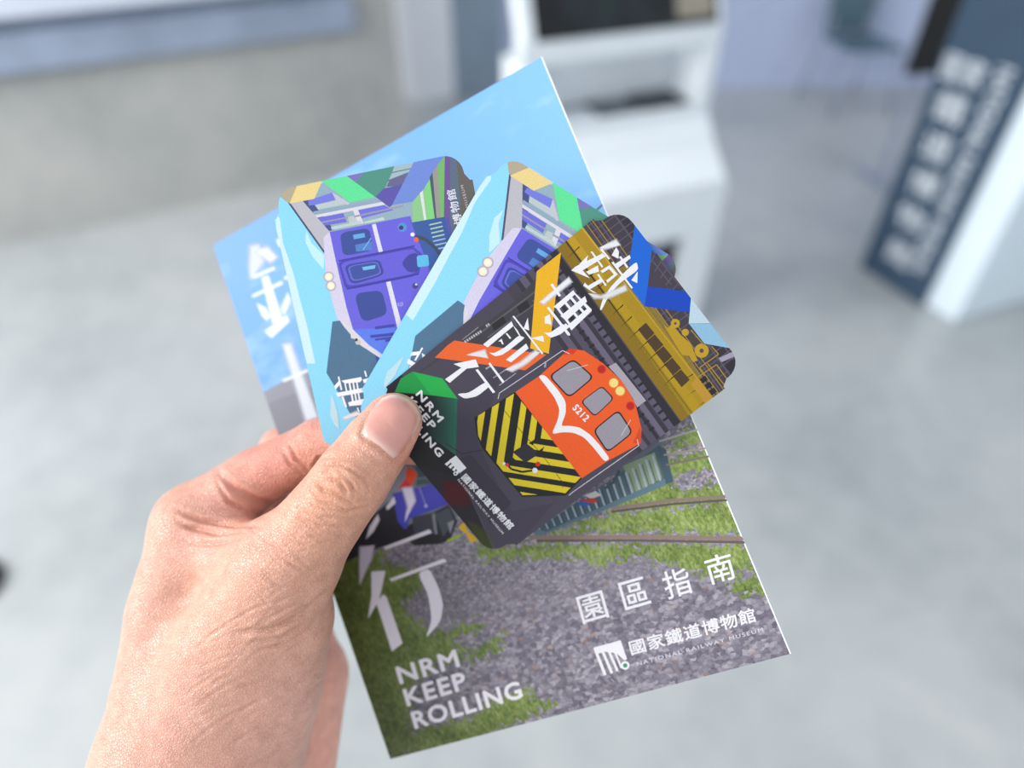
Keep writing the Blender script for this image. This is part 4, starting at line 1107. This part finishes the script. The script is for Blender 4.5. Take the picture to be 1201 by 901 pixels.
def smooth(V, Q, it, lam=0.5):
    for _ in range(it):
        s = np.zeros_like(V); c = np.zeros(len(V))
        for a, b in ((0, 1), (1, 2), (2, 3), (3, 0)):
            np.add.at(s, Q[:, a], V[Q[:, b]]); np.add.at(c, Q[:, a], 1)
            np.add.at(s, Q[:, b], V[Q[:, a]]); np.add.at(c, Q[:, b], 1)
        V = V + lam * (s / c[:, None] - V)
    return V
V = smooth(V, Q, 3)
tow = lambda V: (np.concatenate([V * [1, -1, -1] / 1000, np.ones((len(V), 1))], 1) @ np.array(CM).T)[:, :3]
# one level of subdivision (done on the arrays through a modifier)
me = bpy.data.meshes.new('hand_base'); me.from_pydata(V.tolist(), [], Q.tolist()); me.update()
ob = bpy.data.objects.new('hand_base', me); col.objects.link(ob)
md = ob.modifiers.new('s', 'SUBSURF'); md.levels = 1
bpy.context.view_layer.update()
me2 = bpy.data.meshes.new_from_object(ob.evaluated_get(bpy.context.evaluated_depsgraph_get()))
bpy.data.objects.remove(ob); bpy.data.meshes.remove(me)
V = np.empty(len(me2.vertices) * 3, np.float32); me2.vertices.foreach_get('co', V); V = V.reshape(-1, 3).astype(float)
Nn = np.empty(len(me2.vertices) * 3, np.float32); me2.vertices.foreach_get('normal', Nn); Nn = Nn.reshape(-1, 3).astype(float)
px = CX + FPX * V[:, 0] / V[:, 2]; py = CY + FPX * V[:, 1] / V[:, 2]
view = -V / np.linalg.norm(V, axis=1)[:, None]
if (Nn[:, 2].sum() and (Nn * view).sum(1)[V[:, 2] < 212].mean() < 0): Nn = -Nn; me2.flip_normals()
face = np.clip((Nn * view).sum(1) * 3, 0, 1)
# creases and folds of the skin, (width px, depth mm, crop points)
h1 = Z(100, 440, 1.955)
CR = [(3.5, .75, [(212, 312), (270, 335), (340, 345), (402, 345)]), (3.5, .7, [(225, 347), (300, 362), (372, 360)]), (3, .55, [(240, 388), (310, 386), (362, 370)]), (3, .4, [(205, 330), (240, 350), (262, 352)]),
      (4.5, .9, [(303, 222), (345, 262), (400, 290), (445, 300)]), (3, .5, [(300, 240), (330, 290), (390, 320)]), (2.5, .45, [(468, 158), (484, 195), (512, 216)]), (2.5, .35, [(450, 170), (470, 205), (500, 226)]),
      (4, .75, [(345, 592), (430, 585), (500, 550), (556, 500)]), (3, .4, [(380, 612), (450, 602), (505, 572)]), (2.5, .3, [(400, 632), (470, 615), (530, 570)]),
      (2.6, .5, [(527, 238), (545, 264), (580, 276), (622, 302)]), (2.4, .4, [(522, 214), (535, 190), (572, 188)]), (2.8, .6, [(555, 236), (585, 246), (602, 272)]), (2.4, .4, [(508, 252), (540, 290), (600, 312), (662, 300)]),
      (2.2, .35, [(604, 214), (640, 238), (652, 272)]), (2.2, .3, [(480, 300), (540, 325), (622, 332)]), (2.2, .3, [(545, 205), (585, 205), (625, 225)]), (2.2, .3, [(500, 275), (530, 305), (590, 325)]), (2.0, .25, [(470, 320), (540, 345), (600, 350)]),
      (2.2, .35, [(540, 225), (562, 222), (575, 232)]), (2.2, .3, [(590, 232), (612, 250), (616, 282)])]
def seglen(pts, dens):
    out = []
    for a, b in zip(pts, pts[1:]):
        n_ = max(2, int(math.hypot(b[0] - a[0], b[1] - a[1]) / dens))
        out += [lerp2(a, b, i / n_) for i in range(n_)]
    return np.array(out + [pts[-1]])
def pdist(pts):
    d = np.full(len(px), 1e9)
    p = np.array(pts)
    m = (px > p[:, 0].min() - 25) & (px < p[:, 0].max() + 25) & (py > p[:, 1].min() - 25) & (py < p[:, 1].max() + 25)
    x, y = px[m], py[m]; dd = np.full(x.shape, 1e9); tt = np.zeros(x.shape)
    for i in range(len(p) - 1):
        e = p[i + 1] - p[i]; t = np.clip(((x - p[i][0]) * e[0] + (y - p[i][1]) * e[1]) / (e @ e), 0, 1)
        q = np.hypot(x - p[i][0] - t * e[0], y - p[i][1] - t * e[1])
        s = q < dd; dd[s] = q[s]; tt[s] = (i + t[s]) / (len(p) - 1)
    d[m] = dd; T = np.zeros(len(px)); T[m] = tt
    return d, np.sqrt(np.clip(4 * T * (1 - T), 0.02, 1))
rr_ = random.Random(3)
for k in range(46):                           # fine transverse lines down the thumb and over its base
    t = rr_.random(); cx_ = 405 - 120 * t + rr_.uniform(-22, 22); cy_ = 585 + 110 * t + rr_.uniform(-18, 18)
    L_ = rr_.uniform(10, 26); a0 = math.radians(35 + rr_.uniform(-18, 18))
    CR.append((1.7, rr_.uniform(.08, .2), [tuple((q - o_) * 1.955 for q, o_ in zip((cx_ + L_ * u * math.cos(a0) - 3 * u * u * 1.2, cy_ + L_ * u * math.sin(a0) - 5 * u * u), (100, 440))) for u in (-1, -.4, .2, .8, 1.2)]))
for k in range(60):                           # slanting lines over the ball of the thumb and the wrist
    cx_ = rr_.uniform(230, 375); cy_ = rr_.uniform(690, 890); L_ = rr_.uniform(12, 36); a0 = math.radians(-28 + rr_.uniform(-14, 14))
    CR.append((1.8, rr_.uniform(.06, .17), [tuple((q - o_) * 1.955 for q, o_ in zip((cx_ + L_ * u * math.cos(a0), cy_ + L_ * u * math.sin(a0) + 4 * u * u), (100, 440))) for u in (-1, -.3, .4, 1)]))
CR = [(w_ * .85, a_ * 1.5, p_) if i_ < 22 else (w_, a_ * 1.25, p_) for i_, (w_, a_, p_) in enumerate(CR)]
disp = np.zeros(len(V))
front = face * (V[:, 2] < 262)
for w, amp, pts in CR:
    d, tp = pdist(h1(pts))
    gss = np.exp(-(d / w) ** 2) * tp * front
    disp -= amp * gss; disp += amp * 0.35 * np.exp(-((d - 2.2 * w) / (1.3 * w)) ** 2) * tp * front
# thumb nail outline and its fold
nail = Z(360, 440, 4.5)([(286, 308), (300, 258), (328, 205), (358, 155), (395, 118), (440, 100), (485, 100), (535, 124), (575, 165), (598, 205), (600, 240), (578, 295), (545, 350), (510, 400), (478, 438), (455, 448), (425, 425), (385, 385), (335, 350), (300, 332)])
d, _ = pdist(nail + nail[:1])
ni = inside(nail, px, py)
fold = np.array(Z(360, 440, 4.5)([(286, 308), (300, 332), (335, 350), (385, 385), (425, 425), (455, 448), (478, 438), (545, 350)]))
df, _ = pdist([tuple(p) for p in fold])
disp -= 0.45 * np.exp(-(d / 2.5) ** 2) * front
disp += 0.35 * np.exp(-((df - 6) / 4) ** 2) * front * (~ni)
# tendon and knuckle relief
for (x, y, s, a) in ((408, 556, 22, .7), (205, 610, 24, .6), (165, 740, 26, .8), (330, 655, 40, .5), (225, 690, 26, -.7)):
    disp += a * np.exp(-((px - x) ** 2 + (py - y) ** 2) / s ** 2) * front
# low frequency unevenness
ph = rng.uniform(0, 6.28, (6, 3)); fr = rng.normal(0, 0.12, (6, 3))
disp += sum(0.10 * np.sin(V @ fr[i] + ph[i, 0]) for i in range(6))
V = V + Nn * disp[:, None]
# colour of the skin itself
def blob(x, y, s): return np.exp(-((px - x) ** 2 + (py - y) ** 2) / s ** 2)
base = np.array(hexc('d9a491'))
c = np.tile(base, (len(V), 1))
def tint(w, hx): 
    global c
    w = np.clip(w, 0, 1)[:, None]; c = c * (1 - w) + np.array(hexc(hx)) * w
tint(.85 * blob(340, 540, 75) * (V[:, 2] > 222), 'dd9080')
tint(.9 * (V[:, 2] > 250) * (px > 300), 'e6a694')
tint(.7 * blob(400, 575, 60), 'd4987a'); tint(.5 * blob(370, 650, 70), 'd89e80'); tint(.5 * blob(478, 535, 26), 'cf8068')
tint(.45 * blob(300, 750, 80), 'dba58a'); tint(.35 * blob(260, 610, 50), 'd89684'); tint(.5 * blob(350, 830, 60), 'e6b0a0')
mott = sum(np.sin(V @ rng.normal(0, 0.35, 3) + i) for i in range(8)) / 8
c *= (1 + 0.06 * mott)[:, None]
W = tow(V)
me2.vertices.foreach_set('co', W.astype(np.float32).ravel())
for a_ in list(me2.attributes):
    if a_.name == 'skin': me2.attributes.remove(a_)
me2.attributes.new('skin', 'FLOAT_COLOR', 'POINT').data.foreach_set('color', np.concatenate([c, np.ones((len(c), 1))], 1).astype(np.float32).ravel())
for p in me2.polygons: p.use_smooth = True
me2.update()

def skin_mat():
    t = NT('skin')
    a = t.n('ShaderNodeAttribute', _attribute_name='skin')
    tc = t.n('ShaderNodeTexCoord')
    n1 = t.n('ShaderNodeTexNoise', Scale=260.0, Detail=4.0); t.l(tc.outputs['Object'], n1.inputs['Vector'])
    r1 = t.ramp(n1.outputs[0], [(0.3, (0.90, 0.85, 0.83)), (0.7, (1.06, 1.06, 1.06))])
    wv = t.mix(0.0018, tc.outputs['Object'], n1.outputs[1], 'ADD')
    mp = t.n('ShaderNodeMapping', Scale=(1.0, 1.0, 0.55)); t.l(wv, mp.inputs[0])
    v = t.n('ShaderNodeTexVoronoi', Scale=1150.0, _feature='DISTANCE_TO_EDGE'); t.l(mp.outputs[0], v.inputs['Vector'])
    vr = t.ramp(v.outputs['Distance'], [(0.0, (0, 0, 0)), (0.16, (1, 1, 1))])
    n2 = t.n('ShaderNodeTexNoise', Scale=2400.0, Detail=3.0); t.l(tc.outputs['Object'], n2.inputs['Vector'])
    hgt = t.math('ADD', t.math('MULTIPLY', vr.outputs[0], 0.7), t.math('MULTIPLY', n2.outputs[0], 0.6))
    bp = t.n('ShaderNodeBump', Strength=0.9, Distance=0.00022); t.l(hgt, bp.inputs['Height']); t.l(bp.outputs[0], t.b.inputs['Normal'])
    cc = t.mix(1.0, a.outputs['Color'], r1.outputs[0], 'MULTIPLY')
    t.l(cc, t.b.inputs['Base Color'])
    t.b.inputs['Roughness'].default_value = 0.36
    t.b.inputs['Specular IOR Level'].default_value = 0.55
    t.b.inputs['Subsurface Weight'].default_value = 0.14
    t.b.inputs['Subsurface Radius'].default_value = (0.0035, 0.0012, 0.0006)
    t.b.inputs['Subsurface Scale'].default_value = 1.0
    return t.m
hand = bpy.data.objects.new('person', me2)
me2.name = 'person'; me2.materials.append(skin_mat())
col.objects.link(hand)
tag(hand, 'bare left hand of a person pinching the fanned postcards under the thumb', 'person')

# thumb nail laid over the thumb
from mathutils.bvhtree import BVHTree
fl_ = np.empty(len(me2.polygons) * 4, np.int32); me2.polygons.foreach_get('vertices', fl_)
bvh = BVHTree.FromPolygons(W.tolist(), fl_.reshape(-1, 4).tolist())
def hit(x, y):
    r_ = ray(x, y).normalized(); return bvh.ray_cast(CAM, r_)
ctr_n = np.mean(nail, 0); fine = seglen(nail + nail[:1], 2.5)[:-1]
rings_n = 13; NV, NF, NC = [], [], []
pt, nr, _, _ = hit(*ctr_n); mean_n = (CAM - pt).normalized()
axis_n = np.array([0.66, -0.75])
NV.append(pt + mean_n * 0.0004); NC.append((*hexc('cf968c'), 1))
for k in range(1, rings_n + 1):
    s = k / rings_n
    for q in fine:
        x, y = ctr_n + (q - ctr_n) * s
        pt, nr, _, _ = hit(x, y)
        if pt is None: pt = Vector(NV[-1])
        hgt = 0.0004 * (1 - s ** 8) + 0.00018 * max(0, np.dot(q - ctr_n, axis_n) / 35)
        if k == rings_n: hgt -= 0.0005
        NV.append(pt + mean_n * hgt)
        al = float(np.dot((q - ctr_n) * s, axis_n))
        cn = np.array(hexc('cf968c'))
        lun = np.clip((-al - 17) / 9, 0, 1); cn = cn * (1 - .55 * lun) + np.array(hexc('efd2c6')) * .55 * lun
        fr_ = float(np.clip((s - 0.90) / 0.04, 0, 1)) * float(np.clip((np.dot(q - ctr_n, axis_n) - 6) / 10, 0, 1))
        cn = cn * (1 - .8 * fr_) + np.array(hexc('eeddcb')) * .8 * fr_
        NC.append((*cn, 1))
m_ = len(fine)
for j in range(m_): NF.append((0, 1 + j, 1 + (j + 1) % m_))
for k in range(rings_n - 1):
    for j in range(m_):
        a_ = 1 + k * m_; b_ = a_ + m_
        NF.append((a_ + j, b_ + j, b_ + (j + 1) % m_, a_ + (j + 1) % m_))
me = bpy.data.meshes.new('thumb_nail'); me.from_pydata([tuple(v_) for v_ in NV], [], NF); me.update()
me.attributes.new('skin', 'FLOAT_COLOR', 'POINT').data.foreach_set('color', np.array(NC, np.float32).ravel())
for p in me.polygons: p.use_smooth = True
t = NT('nail'); a = t.n('ShaderNodeAttribute', _attribute_name='skin'); tc = t.n('ShaderNodeTexCoord')
nz = t.n('ShaderNodeTexNoise', Scale=300.0); t.l(tc.outputs['Object'], nz.inputs['Vector'])
rr = t.ramp(nz.outputs[0], [(0.3, (0.95, 0.94, 0.93)), (0.7, (1.04, 1.03, 1.03))])
t.l(t.mix(1.0, a.outputs['Color'], rr.outputs[0], 'MULTIPLY'), t.b.inputs['Base Color'])
t.b.inputs['Roughness'].default_value = 0.3; t.b.inputs['Subsurface Weight'].default_value = 0.15; t.b.inputs['Subsurface Radius'].default_value = (0.002, 0.001, 0.0006)
o = link('thumb_nail', me, hand, t.m); o['label'] = 'pink thumb nail with pale free edge'
